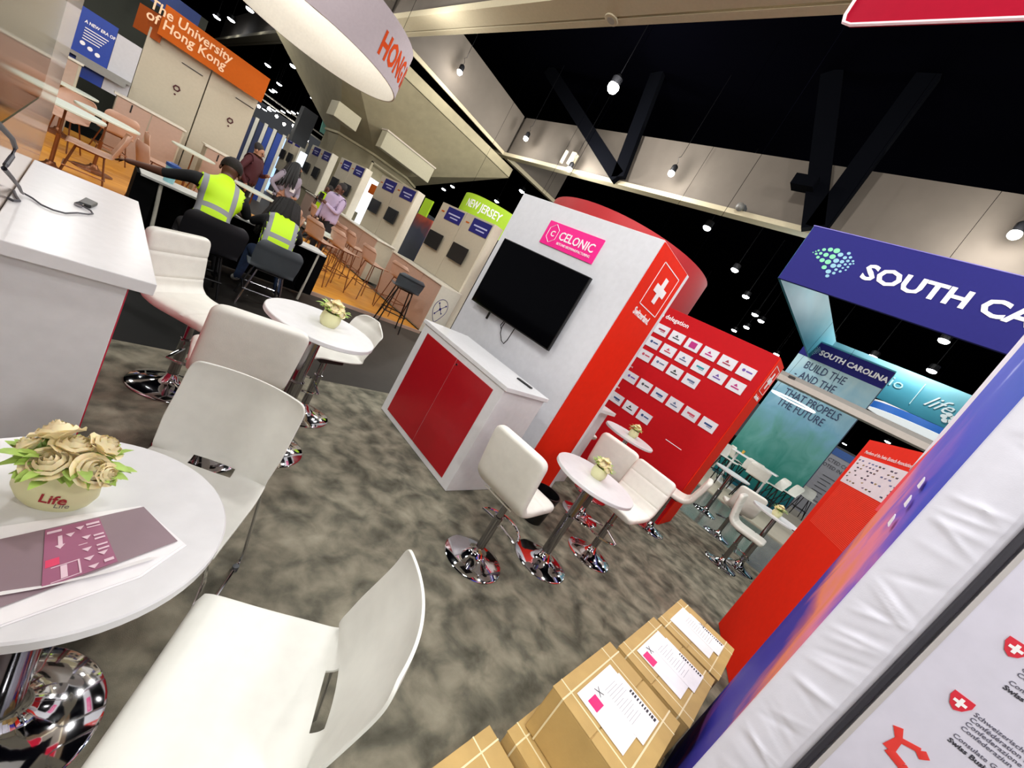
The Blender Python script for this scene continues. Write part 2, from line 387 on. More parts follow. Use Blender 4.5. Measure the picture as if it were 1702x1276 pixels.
MB().sphere((8.1, 8.4, 7.43), 0.15, 16, 9).build('lens', bulb, st, smooth=True)
MB().tube([(8.1, 8.4, 7.75), (8.1, 8.4, 9.19)], 0.01, 5).build('cable', black_plast, st)
pj = root('twin_floodlight', 'pale twin lamp bracket on the far beam beside the bright spotlight', 'lamp', (9.95, 10.3, 6.2))
MB().box(9.75, 9.95, 10.15, 10.32, 6.1, 6.5).build('lamp_box', trim_m, pj, bevel=0.01); MB().lathe([(0.06, 0), (0.06, 0.4)], (9.8, 10.6, 6.1), 12).build('tube_lamp', trim_m, pj)
sn = root('motion_sensor', 'small grey motion sensor on the coffer wall above the red ring', 'sensor', (9.9, 4.48, 6.1))
MB().sphere((9.9, 4.48, 6.12), 0.1, 12, 8).build('dome', mat('sensor_grey', '#6f6d68', 0.4), sn, smooth=True); MB().box(9.9, 10.1, 4.38, 4.58, 6.1, 6.2).build('bracket', grey_plast, sn)
# far lamps in rows
fl = root('far_spotlight', '', 'spotlight')
MB().lathe([(0.001, -0.04), (0.07, -0.02), (0.11, 0.01), (0.12, 0.05)], (0, 0, 0), 10).build('lens', bulb_far, fl)
MB().lathe([(0.12, 0.05), (0.12, 0.25), (0.04, 0.3), (0.01, 0.32), (0.01, 2.69)], (0, 0, 0), 10).build('housing', black_plast, fl)
FAR = [(12.7, 6.3), (15.7, 5.9), (18.5, 5.9), (26.3, 7.8), (21.5, 5.6), (15.6, -0.2), (18.9, -0.5), (3.5, 34.8), (3.8, 32.3), (7, 38.3), (6.9, 31.8), (10.1, 38.1), (9, 43.3), (10.2, 49.7), (10.4, 51.7), (20.8, 5.8),
       (24.1, 6.7), (27.8, 5.4), (25.8, 10.9), (20.8, 34.3), (18.9, 30.2), (18.4, 23.7), (14.9, 17.7), (63.2, 0.3), (42.1, -1.8), (19.9, 2.6), (20, 1.1), (28.3, 5.6), (3.6, 26.7), (13.9, 54.8), (14, 57.3), (14.3, 60.3), (14.8, 64.7), (15.1, 68.4), (15.4, 71.9), (15.9, 76.4), (16.5, 81.9)]
SPEC = {(12.7, 6.3): 'uppermost lamp in the black ceiling just right of the red ring sign', (15.7, 5.9): 'second lamp down in the black ceiling right of the red ring sign', (18.5, 5.9): 'third lamp down in the black ceiling right of the red ring sign',
        (15.6, -0.2): 'upper of the two bright lamps right below the navy sign', (18.9, -0.5): 'lower of the two bright lamps right below the navy sign', (42.1, -1.8): 'small lamp just above the red freestanding panel',
        (63.2, 0.3): 'small lamp seen just right of the teal tower side', (10.1, 38.1): 'lone lamp in the black ceiling close to the concrete column on its left', (3.5, 34.8): 'left lamp of the pair between orange sign and white ring', (3.8, 32.3): 'right lamp of the pair between orange sign and white ring'}
for i, (x, y) in enumerate(FAR):
    lab = 'bright lamp in the black ceiling far beyond the beige booth' if y > 15 else 'bright lamp in the black ceiling beyond the red wall and navy sign'
    lab = SPEC.get((x, y), lab)
    o = place(fl, x, y, 0, lab, 'far ceiling lamps on the left' if y > 15 else 'far ceiling lamps on the right', z=6.5)
    d = math.hypot(x, y); k = 0.75 + d / 45; o.scale = (k, k, 1)

# ------------------------------------------------------------------ furniture prototypes (they face local +X)
def pad_mesh(path, w, t, seams=(), sd=0.004, vs=None, n=28):
    P = [Vector((x, 0, z)) for x, z in path]; m = len(P); mb = MB(); rings = []
    # arclength
    for i, p in enumerate(P):
        tg = (P[min(i + 1, m - 1)] - P[max(i - 1, 0)]).normalized(); nr = Vector((-tg.z, 0, tg.x))
        dend = min(sum((P[j + 1] - P[j]).length for j in range(0, i)), sum((P[j + 1] - P[j]).length for j in range(i, m - 1)))
        q_ = min(1, dend / 0.05); e = 0.3 + 0.7 * math.sqrt(max(0, 1 - (1 - min(1, dend / 0.02)) ** 2)); wk = w - 2 * 0.05 * (1 - math.sqrt(max(0, 1 - (1 - q_) ** 2)))
        ring = []
        for k in range(n):
            a = 2 * PI * k / n; c, s_ = math.cos(a), math.sin(a)
            y = (abs(c) ** 0.28) * (1 if c > 0 else -1) * wk / 2
            h = (abs(s_) ** 0.55) * (1 if s_ > 0 else -1) * t / 2 * e
            if i in seams and h < -t * 0.3 * e: h += sd
            ring.append(p + Vector((0, y, 0)) + nr * h)
        rings.append(ring)
    v = [q for r in rings for q in r]; f = []
    for i in range(m - 1):
        for k in range(n):
            l = (k + 1) % n; f.append((i * n + k, (i + 1) * n + k, (i + 1) * n + l, i * n + l))
    f.append(tuple(range(n))); f.append(tuple((m - 1) * n + k for k in range(n))[::-1])
    return mb.add(v, f)

def refine(path, k=4):
    out = []
    for i in range(len(path) - 1):
        p0 = path[max(i - 1, 0)]; p1 = path[i]; p2 = path[i + 1]; p3 = path[min(i + 2, len(path) - 1)]
        for j in range(k):
            t = j / k
            out.append(tuple(0.5 * (2 * p1[d] + (p2[d] - p0[d]) * t + (2 * p0[d] - 5 * p1[d] + 4 * p2[d] - p3[d]) * t * t + (3 * p1[d] - p0[d] - 3 * p2[d] + p3[d]) * t ** 3) for d in (0, 1)))
    out.append(path[-1]); return out

def bar_stool(h=0.57, name='bar_stool'):
    t = root(name, '', 'bar stool')
    seat = refine([(0.23, h - 0.01), (0.19, h), (0.05, h), (-0.08, h), (-0.15, h + 0.015)], 9)
    back = refine([(-0.15, h + 0.015), (-0.195, h + 0.06), (-0.215, h + 0.14), (-0.235, h + 0.25), (-0.25, h + 0.36), (-0.252, h + 0.375)], 9)
    path = seat + back[1:]
    se = (16, len(seat) - 2, len(seat) + 14, len(seat) + 26)
    c = pad_mesh(path, 0.41, 0.066, se, 0.006).build('seat_shell', leather, t, smooth=True)
    MB().tube([(-0.16 + 0.0, y, h - 0.03) for y in (-0.12, 0.12)], 0.004, 6).build('piping', leather, c)
    MB().box(-0.09, 0.11, -0.09, 0.09, h - 0.06, h - 0.03).build('swivel_plate', black_plast, t, bevel=0.008)
    MB().lathe([(0.205, 0.0), (0.207, 0.006), (0.2, 0.012), (0.14, 0.022), (0.08, 0.04), (0.045, 0.062), (0.034, 0.085), (0.03, 0.1)], (0, 0, 0), 40).build('base', chrome, t, smooth=True)
    MB().lathe([(0.029, 0.09), (0.029, 0.33), (0.031, 0.335), (0.031, 0.35), (0.022, 0.352), (0.022, h - 0.05)], (0, 0, 0), 20).build('gas_lift', dark_chrome, t, smooth=True)
    loop = [(0.03, 0.03, 0.30)] + [(0.06 + 0.15 * math.sin(a) , 0.16 * math.cos(a), 0.27) for a in [PI * i / 10 for i in range(0, 11)]] + [(0.03, -0.03, 0.30)]
    MB().tube(loop, 0.009, 8).build('footrest', chrome, t, smooth=True)
    MB().tube([(0.03, 0.06, h - 0.05), (0.08, 0.16, h - 0.07), (0.1, 0.2, h - 0.08)], 0.005, 6).build('lift_lever', chrome, t)
    return t

def round_table(h, r, pole=0.03, name='round_table'):
    t = root(name, '', 'table')
    MB().lathe([(r - 0.006, h - 0.028), (r, h - 0.024), (r, h - 0.004), (r - 0.004, h)], (0, 0, 0), 64).build('tabletop', white_gloss, t, smooth=True)
    MB().lathe([(0.1, h - 0.04), (0.1, h - 0.029)], (0, 0, 0), 20).build('mounting_plate', black_plast, t)
    MB().lathe([(0.215, 0.0), (0.217, 0.006), (0.21, 0.012), (0.14, 0.024), (0.08, 0.045), (0.05, 0.07), (0.04, 0.1)], (0, 0, 0), 40).build('base', chrome, t, smooth=True)
    MB().lathe([(pole + 0.008, 0.09), (pole + 0.008, h * 0.55), (pole + 0.01, h * 0.56), (pole, h * 0.57), (pole, h - 0.03)], (0, 0, 0), 20).build('pole', dark_chrome, t, smooth=True)
    return t

def shell_mesh(h, w=0.42, back=0.37, slot=True, depth=0.21, th=0.008, round_=0.0):
    rows = refine([(depth + 0.005, h - 0.02), (depth - 0.02, h), (0.06, h - 0.006), (-0.08, h - 0.008), (-0.17, h), (-0.205, h + 0.025), (-0.222, h + 0.07), (-0.24, h + 0.14), (-0.262, h + 0.22), (-0.28, h + back * 0.8), (-0.285, h + back)], 3)
    m = len(rows); nu = 17; V = []; F = []; n = nu
    for i, (x, z) in enumerate(rows):
        s = i / (m - 1)
        ww = w
        if s < 0.04: ww = w * 0.93
        if s > 0.3: ww = w * (1 - 0.05 * math.sin(min(1, max(0, (s - 0.3) / 0.4)) * PI))
        if s > 0.985: ww = w * (0.9 - round_ * 0.3)
        elif s > 0.95: ww = w * (0.975 - round_ * 0.18)
        elif s > 0.9: ww = w * (1 - round_ * 0.08)
        for k in range(nu):
            u = k / (nu - 1) * 2 - 1
            dz = 0.012 * u * u if s < 0.45 else 0
            dx = (0.05 * u * u) if s > 0.55 else 0.05 * u * u * max(0, (s - 0.4) / 0.15)
            V.append((x + dx, u * ww / 2, z + dz))
    for i in range(m - 1):
        for k in range(nu - 1):
            if slot and ((12 <= i <= 14 and 5 <= k <= 10)): continue
            F.append((i * n + k, i * n + k + 1, (i + 1) * n + k + 1, (i + 1) * n + k))
    return V, F
def shell(h, m, parent, name='seat_shell', **k):
    mb = MB(); V, F = shell_mesh(h, **k); mb.add(V, F)
    o = mb.build(name, m, parent, smooth=True)
    so = o.modifiers.new('solid', 'SOLIDIFY'); so.thickness = 0.009; so.offset = 0
    bv = o.modifiers.new('bevel', 'BEVEL'); bv.width = 0.0025; bv.segments = 2; bv.angle_limit = 1.0
    su = o.modifiers.new('sub', 'SUBSURF'); su.levels = 1; su.render_levels = 1
    return o

def plastic_chair():
    t = root('plastic_chair', '', 'chair')
    h = 0.45
    shell(h, white_plast, t)
    for sgn in (-1, 1):
        y = 0.19 * sgn
        MB().tube([(-0.1, y * 0.7, h - 0.02), (0.12, y * 0.8, h - 0.02), (0.175, y, h - 0.04), (0.19, y * 1.1, h - 0.1), (0.215, y * 1.2, 0.04), (0.2, y * 1.2, 0.012), (-0.24, y * 1.2, 0.012)], 0.0065, 8).build('leg', chrome, t, smooth=True)
        MB().tube([(0.1, y * 0.7, h - 0.02), (-0.14, y * 0.8, h - 0.02), (-0.19, y, h - 0.03), (-0.21, y * 1.05, h - 0.08), (-0.265, y * 1.2, 0.04), (-0.25, y * 1.2, 0.012), (-0.2, y * 1.2, 0.012)], 0.0065, 8).build('leg', chrome, t, smooth=True)
    MB().tube([(0.1, -0.15, h - 0.022), (0.1, 0.15, h - 0.022)], 0.007, 8).build('crossbar', chrome, t)
    MB().tube([(-0.13, -0.16, h - 0.022), (-0.13, 0.16, h - 0.022)], 0.009, 8).build('crossbar', chrome, t)
    for (x, y) in ((0.17, -0.228), (0.17, 0.228), (-0.215, -0.228), (-0.215, 0.228)):
        MB().lathe([(0.013, 0), (0.013, 0.025)], (x, y, 0.0), 10).build('foot_cap', grey_plast, t)
    return t

def wire_stool(h, shell_m, wire_m, name='counter_stool', r=0.008, label='', cat='bar stool', xb=False, back=0.3, w=0.44):
    t = root(name, label, cat)
    shell(h, shell_m, t, slot=False, back=back, w=w, round_=0.6)
    for i, (x, y) in enumerate([(0.16, 0.16), (0.16, -0.16), (-0.14, 0.16), (-0.14, -0.16)]):
        MB().tube([(x * 0.8, y * 0.8, h - 0.015), (x * 1.3, y * 1.3, 0.0)], r, 6).build('leg', wire_m, t)
    z = h * 0.4; k = 1.2
    MB().tube([(0.16 * k, 0.16 * k, z), (0.16 * k, -0.16 * k, z), (-0.14 * k, -0.16 * k, z), (-0.14 * k, 0.16 * k, z)], r * 0.9, 6, closed=True).build('foot_ring', wire_m, t)
    MB().tube([(0.13, 0.13, h - 0.02), (0.13, -0.13, h - 0.02), (-0.12, -0.13, h - 0.02), (-0.12, 0.13, h - 0.02)], r * 0.9, 6, closed=True).build('seat_frame', wire_m, t)
    if xb:
        for sg in (-1, 1):
            MB().tube([(0.19, 0.19 * sg, 0.12), (-0.12, 0.14 * sg, h - 0.06)], r * 0.8, 5).build('brace', wire_m, t)
    return t

# roses in a pot
def rose(mb, c, r, seed, tilt):
    rnd = random.Random(seed); R_ = Matrix.Rotation(rnd.uniform(0, 6), 3, 'Z'); T = Matrix.Rotation(tilt[0], 3, 'X') @ Matrix.Rotation(tilt[1], 3, 'Y')
    for layer, (rr, cnt, open_) in enumerate([(0.25, 3, 0.0), (0.45, 4, 0.1), (0.66, 5, 0.25), (0.84, 6, 0.5), (1.0, 7, 0.85)]):
        for p in range(cnt):
            a0 = 2 * PI * p / cnt + layer * 0.7 + rnd.uniform(-0.2, 0.2); wd = 2 * PI / cnt * 0.72
            V = []
            for i in range(4):
                v = i / 3
                for j in range(5):
                    u = j / 4 * 2 - 1
                    a = a0 + u * wd * (0.45 + 0.55 * v)
                    rad = r * rr * (0.3 + 0.72 * math.sin(v * 0.62 * PI)) * (1 + 0.3 * open_ * v * v) * (1 - 0.4 * (1 - open_) * v ** 3)
                    hgt = r * (-0.6 + 1.15 * v - 0.75 * open_ * v * v) * (1 - 0.15 * layer / 4) + r * 0.06 * math.sin(9 * u + seed + layer) * v * v - (0.12 * r * u * u if v > 0.6 else 0)
                    V.append(Vector(c) + T @ (R_ @ Vector((rad * math.cos(a), rad * math.sin(a), hgt))))
            F = [(i * 5 + j, i * 5 + j + 1, (i + 1) * 5 + j + 1, (i + 1) * 5 + j) for i in range(3) for j in range(4)]
            mb.add(V, F)
def leaf(mb, c, d, L, wd, up=0.4):
    d = Vector(d).normalized(); s = d.cross(Vector((0, 0, 1))).normalized(); c = Vector(c); U = Vector((0, 0, 1))
    V = []
    for i in range(5):
        t = i / 4; ww = wd * math.sin(PI * min(0.98, t * 0.95 + 0.03)); z = up * L * t - 0.5 * L * t * t
        p = c + d * L * t + U * z
        V += [p - s * ww + U * 0.15 * ww, p, p + s * ww + U * 0.15 * ww]
    F = []
    for i in range(4):
        F += [(i * 3, i * 3 + 1, i * 3 + 4, i * 3 + 3), (i * 3 + 1, i * 3 + 2, i * 3 + 5, i * 3 + 4)]
    mb.add(V, F)
def flower_pot(name, s, roses, sx=1.0, sy=0.8, hgt=0.085):
    t = root(name, '', 'flower pot')
    MB().lathe([(0.001, 0), (0.052 * s, 0.0), (0.062 * s, 0.012), (0.072 * s, 0.035), (0.07 * s, 0.06), (0.062 * s, hgt), (0.057 * s, hgt), (0.06 * s, 0.055), (0.05 * s, 0.03), (0.001, 0.02)], (0, 0, 0), 36, sx, sy, closed=False).build('pot', pot_m, t, smooth=True)
    MB().lathe([(0.001, 0), (0.055 * s, 0.0)], (0, 0, hgt - 0.02), 20, sx, sy).build('soil', mat('moss_dark', '#2b2f1c', 0.9), t)
    for i, (x, y, z, r) in enumerate(roses):
        mb = MB(); rose(mb, (x, y, z), r * 1.08, i + 3, (-y * 11, x * 11)); mb.build('rose', rose_m, t, smooth=True)
    rnd = random.Random(5); mb = MB()
    for i in range(32 if s < 0.99 or sx < 1 else 90):
        a = rnd.uniform(0, 2 * PI); rr = rnd.uniform(0.015, 0.065) * s
        leaf(mb, (rr * math.cos(a) * sx, rr * math.sin(a) * sy, hgt - 0.005 + rnd.uniform(0, 0.035)), (math.cos(a), math.sin(a), 0), rnd.uniform(0.035, 0.06) * s, rnd.uniform(0.008, 0.015), rnd.uniform(0.3, 1.0))
    tag(mb.build('leaves', leaf_m, t, smooth=True), kind='stuff')
    return t

STOOL = bar_stool(0.55)
GT = 'white leather bar stools around the booth tables'
TAU = 2 * PI
def st(x, y, az, lab): return place(STOOL, x, y, math.radians(az), lab, GT)
st(2.07, 1.15, 4, 'white leather bar stool with back to viewer, in front of the red-doored cabinet')
st(3.38, 0.93, 178, 'white leather bar stool facing viewer across the nearer flower table')
st(3.9, 1.38, 10, 'white leather bar stool with back to viewer between the two tables near the red wall')
st(5.15, 1.02, 100, 'white leather bar stool seen from the side at the corner of the red wall')
st(4.72, 2.35, 250, 'white leather bar stool mostly hidden behind the corner of the orange tower side')
st(0.63, 2.87, -50, 'white leather bar stool facing viewer beside the dark aisle and the white counter')
st(0.72, 2.2, 80, 'white leather bar stool with wide back to viewer right behind the nearest plastic chair')
RS = root('bar_stool', 'white bar stool with rounded shell just beyond the flower table in the left aisle', 'bar stool', (0, 0, 0)); RS['group'] = GT
shell(0.56, white_plast, RS, slot=False, back=0.32, w=0.36, round_=1.6)
for q_ in STOOL.children:
    if q_.name.split('.')[0] in ('base', 'gas_lift', 'footrest', 'swivel_plate'):
        c_ = q_.copy(); COL.objects.link(c_); c_.parent = RS
RS.location = (1.42, 2.74, 0.0085); RS.rotation_euler = (0, 0, math.radians(192))
st(7.24, 0.57, 20, 'white leather bar stool beyond the red wall, left of the table with the keys')
st(6.02, 0.25, 270, 'white leather bar stool in profile at the edge of the red freestanding panel')

tb = round_table(0.78, 0.31); tb['category'] = 'table'
place(tb, 2.69, 1.0, 0, 'round white bistro table with flower pot between the two nearest bar stools')
tm = round_table(0.885, 0.31, 0.036); place(tm, 1.07, 2.27, 0, 'round white bistro table with flower pot near the dark aisle, left of the cabinet')
tn = round_table(0.6915, 0.30, 0.038); place(tn, 0.134, 0.985, 0, 'large foreground round white table with the plans and cream roses')
tf = round_table(0.88, 0.31); place(tf, 4.6, 1.66, 0, 'round white bistro table with flower pot close to the red logo wall')
copy_tree(tf, (6.48, 0.1, 0.0085), 0, 'round white table with keys at its edge beside the red freestanding panel')
copy_tree(tf, (8.2, 1.02, 0.0065), 0, 'round white table seen edge on behind the bar stool beyond the red wall')

PC = plastic_chair()
place(PC, 0.50, 0.61, math.radians(146), 'white plastic shell chair in the bottom foreground seen from its side')
place(PC, 0.43, 1.31, math.radians(235), 'white plastic shell chair with its back to the viewer behind the foreground table')

FP = flower_pot('flower_pot', 1.0, [(0.035, 0.0, 0.125, 0.033), (-0.035, 0.012, 0.122, 0.033), (0.0, -0.038, 0.118, 0.032), (0.005, 0.04, 0.12, 0.032), (0.05, -0.035, 0.105, 0.02), (-0.045, -0.035, 0.105, 0.022), (0.0, 0.0, 0.152, 0.034)], 0.8, 0.8, 0.085)
place(FP, 2.71, 1.01, 0.4, 'cream rose pot on the round table between the two nearest bar stools', 'small rose pots on the tables', z=0.78+0.0085)
place(FP, 1.10, 2.28, 1.4, 'cream rose pot on the round table near the dark aisle', 'small rose pots on the tables', z=0.885+0.0085)
place(FP, 4.62, 1.64, 2.2, 'cream rose pot on the round table close to the red logo wall', 'small rose pots on the tables', z=0.8885)
place(FP, 6.36, 0.12, 3.0, 'cream rose pot on the table beside the red freestanding panel', 'small rose pots on the tables', z=0.8885)
# foreground pot: oval, printed
nf = flower_pot('flower_pot', 1.0, [(-0.045, 0.03, 0.155, 0.036), (0.0, 0.015, 0.145, 0.034), (0.045, 0.035, 0.15, 0.032), (-0.01, -0.035, 0.125, 0.036), (0.06, -0.025, 0.125, 0.033), (-0.07, -0.0, 0.125, 0.024), (0.085, -0.02, 0.12, 0.022)], 1.02, 0.66, 0.09)
nf.location = (0.112, 1.035, 0.70); nf.rotation_euler = (0, 0, math.radians(-38 + 8)); nf['label'] = 'oval cream pot of roses with red lettering on the foreground table'; nf['category'] = 'flower pot'
WM[nf] = Matrix.Translation(nf.location) @ Matrix.Rotation(nf.rotation_euler[2], 4, 'Z')
for ch in nf.children: WM[ch] = WM[nf]
def pot_text(s, size, m, x0, z0, **k):
    o = txt(s, size, m, None, (0, 0, 0), (1, 0, 0), (0, 0, 1), **k)
    for v in o.data.vertices:
        x = v.co.x + x0; z = v.co.z + z0
        a = 1.02 * 0.0715; b = 0.66 * 0.0715
        v.co = (x, -b * math.sqrt(max(0.01, 1 - (x / a) ** 2)) - 0.001 + v.co.y * 0.2, z)
    o.parent = nf; WM[o] = WM[nf]; return o
pot_text('Life', 0.03, ink_red, -0.002, 0.034, shear=0.1, bold=0.0006)
pot_text('Life', 0.016, mat('grey_ink', '#77726a', 0.6), 0.024, 0.024, shear=0.1)

# papers and plan on the foreground table
ps = root('paper_stack', 'loose white sheets under the printed floor plan on the foreground table', 'papers', (0.15, 0.88, 0.70))
pl = [(0.035, 0.955), (0.262, 1.0), (0.335, 0.86), (0.25, 0.785), (0.06, 0.72), (0.02, 0.76)]
MB().prism([(x, y, 0.7005) for x, y in pl], (0, 0, 0.0012)).build('sheet', paper, ps)
MB().prism([(x * 0.97 + 0.004, y * 0.99 + 0.012, 0.702) for x, y in pl], (0, 0, 0.0012)).build('sheet', paper, ps)
MB().add([(0.04, 0.80, 0.7035), (0.11, 0.80, 0.7036), (0.19, 0.812, 0.7037), (0.265, 0.835, 0.7037), (0.28, 0.825, 0.71), (0.2, 0.80, 0.712), (0.11, 0.786, 0.71), (0.04, 0.783, 0.708)], [(0, 1, 6, 7), (1, 2, 5, 6), (2, 3, 4, 5)]).build('curled_sheet', paper, ps, smooth=True)
PA, PB, PD = Vector((0.262, 0.995, 0.7062)), Vector((0.318, 0.872, 0.7062)), Vector((0.045, 0.92, 0.7062))
plan = root('floor_plan_sheet', 'printed mauve floor plan sheet lying on the foreground table', 'printed sheet', tuple(PA))
PB2 = Vector((0.222, 0.818, 0.7062)); PE = Vector((0.03, 0.745, 0.7062))
pm = mat('mauve_print', '#8d7880', 0.45)
def pq(u, v): return PA.lerp(PD, u) * (1 - v) + (PB.lerp(PE, u) * v)
V = [pq(u / 8, v / 4) + Vector((0, 0, 0.0006 * math.sin(u * 0.8))) for v in range(5) for u in range(9)]
o = MB().add(V, [(v * 9 + u, v * 9 + u + 1, (v + 1) * 9 + u + 1, (v + 1) * 9 + u) for v in range(4) for u in range(8)]).build('sheet', pm, plan, smooth=True)
def patch(u0, u1, v0, v1, m, dz=0.0012, nm='print_block', tri=False):
    q = [pq(u0, v0), pq(u1, v0), pq(u1, v1), pq(u0, v1)]
    if tri: q = [pq((u0 + u1) / 2, v0), pq(u1, v1), pq(u0, v1)]
    du = 0.0006 * math.sin((u0 + u1) * 3.2)
    return MB().prism([a + Vector((0, 0, dz + du)) for a in q], (0, 0, 0.0003)).build(nm, m, o)
patch(0.36, 0.72, 0.03, 0.97, mat('plum_print', '#a0607e', 0.45), 0.001, 'plan_area')
inkw = mat('plan_lines', '#e6c9d6', 0.5)
k_ = MB()
def blk(u0, u1, v0, v1, tri=False, dz=0.0022):
    q = [pq(u0, v0), pq(u1, v0), pq(u1, v1), pq(u0, v1)]
    if tri: q = [pq((u0 + u1) / 2, v1), pq(u1, v0), pq(u0, v0)]
    du = 0.0006 * math.sin((u0 + u1) * 3.2)
    k_.prism([a + Vector((0, 0, dz + du)) for a in q], (0, 0, 0.0003))
UU = lambda u: 0.36 + (u - 0.36) * 1.29
for (u, v) in [(0.45, 0.12), (0.43, 0.33), (0.55, 0.36), (0.44, 0.55), (0.44, 0.72), (0.43, 0.88), (0.38, 0.7), (0.5, 0.2)]: blk(UU(u), UU(u + 0.045), v, v + 0.07, True)
for (u, v, a, b) in [(0.37, 0.1, 0.07, 0.04), (0.37, 0.17, 0.07, 0.02), (0.56, 0.08, 0.07, 0.04), (0.56, 0.2, 0.02, 0.2), (0.37, 0.35, 0.05, 0.03), (0.37, 0.42, 0.05, 0.03), (0.37, 0.55, 0.05, 0.03), (0.37, 0.63, 0.05, 0.03), (0.55, 0.72, 0.025, 0.2), (0.37, 0.86, 0.04, 0.05), (0.5, 0.7, 0.11, 0.012), (0.5, 0.93, 0.11, 0.012), (0.5, 0.7, 0.008, 0.23), (0.455, 0.46, 0.04, 0.012)]: blk(UU(u), UU(u + a), v, v + b)
k_.build('plan_drawing', inkw, o)
patch(0.64, 0.71, 0.56, 0.68, mat('pink_block', '#e0446c', 0.45), 0.0022, 'red_block')

# ------------------------------------------------------------------ white towers with screens
def cross_mark(mb, org, R_, U, s, th=0.004):
    R_ = Vector(R_); U = Vector(U); N = R_.cross(U); o = Vector(org); a = s * 0.3; b = s
    pts = [(-a / 2 - 0.0, b / 2), (a / 2, b / 2), (a / 2, a / 2), (b / 2, a / 2), (b / 2, -a / 2), (a / 2, -a / 2), (a / 2, -b / 2), (-a / 2, -b / 2), (-a / 2, -a / 2), (-b / 2, -a / 2), (-b / 2, a / 2), (-a / 2, a / 2)]
    mb.prism([o + R_ * x + U * y for x, y in pts], N * th)
def frame_sq(mb, x0, x1, z0, z1, y, w_=0.008, th=-0.003):
    for (a, b, c, d) in [(x0, x1, z0, z0 + w_), (x0, x1, z1 - w_, z1), (x0, x0 + w_, z0, z1), (x1 - w_, x1, z0, z1)]: mb.box(a, b, y + th, y, c, d)

tw = root('display_tower', 'tall white exhibition tower with wall screen and orange-red side', 'exhibition tower', (3.45, 2.7, 0))
MB().box(3.07, 3.84, 1.78, 3.6, 0.008, 2.61).build('tower_body', white_matte, tw, bevel=0.004)
sp_ = MB().box(3.085, 3.755, 1.768, 1.785, 0.03, 2.6).build('side_banner', red_cloth, tw)
sq_ = MB(); frame_sq(sq_, 3.25, 3.67, 2.1, 2.505, 1.768); sq_.build('square_outline', ink_white, sp_)
cm = MB(); cross_mark(cm, (3.46, 1.767, 2.3), (1, 0, 0), (0, 0, 1), 0.24); cm.build('cross', ink_white, sp_)
txt('Switzerland.', 0.093, ink_white, sp_, (3.235, 1.766, 2.0), (1, 0, 0), (0, 0, 1), bold=0.002, sx=0.83)
lg = root('logo_plate', 'magenta company sign with white lettering above the big screen', 'sign', (3.06, 2.66, 2.2))
MB().box(3.058, 3.07, 2.3, 3.02, 2.2, 2.44).build('plate', pink, lg)
txt('CELONIC', 0.118, ink_white, lg, (3.056, 2.815, 2.292), (0, -1, 0), (0, 0, 1), bold=0.0015, sx=0.92)
txt('BEYOND BIOMANUFACTURING', 0.036, ink_white, lg, (3.056, 2.8, 2.24), (0, -1, 0), (0, 0, 1), sx=0.86)
hx = [Vector((3.056, 2.91 + 0.082 * math.cos(a) * 0.9, 2.325 + 0.095 * math.sin(a))) for a in [PI / 2 + i * TAU / 6 for i in range(6)]]
MB().tube(hx, 0.003, 4, closed=True).build('hexagon_outline', ink_white, lg)
txt('C', 0.08, ink_white, lg, (3.056, 2.935, 2.297), (0, -1, 0), (0, 0, 1), bold=0.001)
def tv(x, y0, y1, z0, z1, dr, lab):
    """screen on plane x, facing dr (-1 or +1)"""
    t = root('flat_screen', lab, 'television', (x, (y0 + y1) / 2, z0))
    a, b = sorted((x, x - dr * 0.035)); MB().box(a, b, y0, y1, z0, z1).build('casing', black_plast, t, bevel=0.004)
    a, b = sorted((x, x + dr * 0.002)); MB().box(a, b, y0 + 0.01, y1 - 0.01, z0 + 0.014, z1 - 0.01).build('panel_glass', screen, t)
    a, b = sorted((x - dr * 0.035, x - dr * 0.09)); ym = (y0 + y1) / 2; MB().box(a, b, ym - 0.2, ym + 0.2, z0 + 0.15, z1 - 0.15).build('wall_bracket', black_metal, t)
    return t
T1 = tv(2.985, 2.165, 3.43, 1.325, 2.08, -1, 'large black wall screen on the white tower above the cabinet')
cab = MB().tube([(3.03, 2.85, 1.32), (3.03, 2.855, 1.26), (3.03, 2.83, 1.2), (3.035, 2.77, 1.14), (3.03, 2.72, 1.13), (3.03, 2.7, 1.18), (3.03, 2.69, 1.32)], 0.005, 6).build('power_cable', black_plast, T1)
MB().tube([(3.03, 2.87, 1.325), (3.03, 2.885, 1.27), (3.035, 2.86, 1.24), (3.03, 2.85, 1.32)], 0.005, 6).build('power_cable', black_plast, T1)
MB().box(3.01, 3.03, 3.1, 3.115, 1.24, 1.32).build('cable_end', black_plast, T1)

def cabinet(x0, x1, y0, y1, lab, face, doors=True):
    """face -1: doors on the -X side, +1: on the +X side"""
    t = root('storage_cabinet', lab, 'cabinet', ((x0 + x1) / 2, (y0 + y1) / 2, 0))
    MB().box(x0, x1, y0, y1, 0.012, 0.965).build('carcass', white_gloss, t, bevel=0.003)
    a, b = (x0 - 0.01, x1 + 0.02) if face < 0 else (x0 - 0.02, x1 + 0.03)
    MB().box(a, b, y0 - 0.02, y1 + 0.03, 0.965, 1.0).build('worktop', white_gloss, t, bevel=0.003)
    xf = x0 if face < 0 else x1; ym = (y0 + y1) / 2
    for (p0, p1) in ((y0 + 0.1, ym - 0.003), (ym + 0.003, y1 - 0.1)):
        xa, xb = sorted((xf, xf + face * 0.006))
        d = MB().box(xa, xb, p0, p1, 0.065, 0.91).build('door', red_gloss, t, bevel=0.002)
        if p0 < ym - 0.1:
            MB().tube([(xf + face * 0.004, p1 - 0.03, 0.87), (xf + face * 0.012, p1 - 0.03, 0.87)], 0.01, 12).build('lock', chrome, d)
    return t
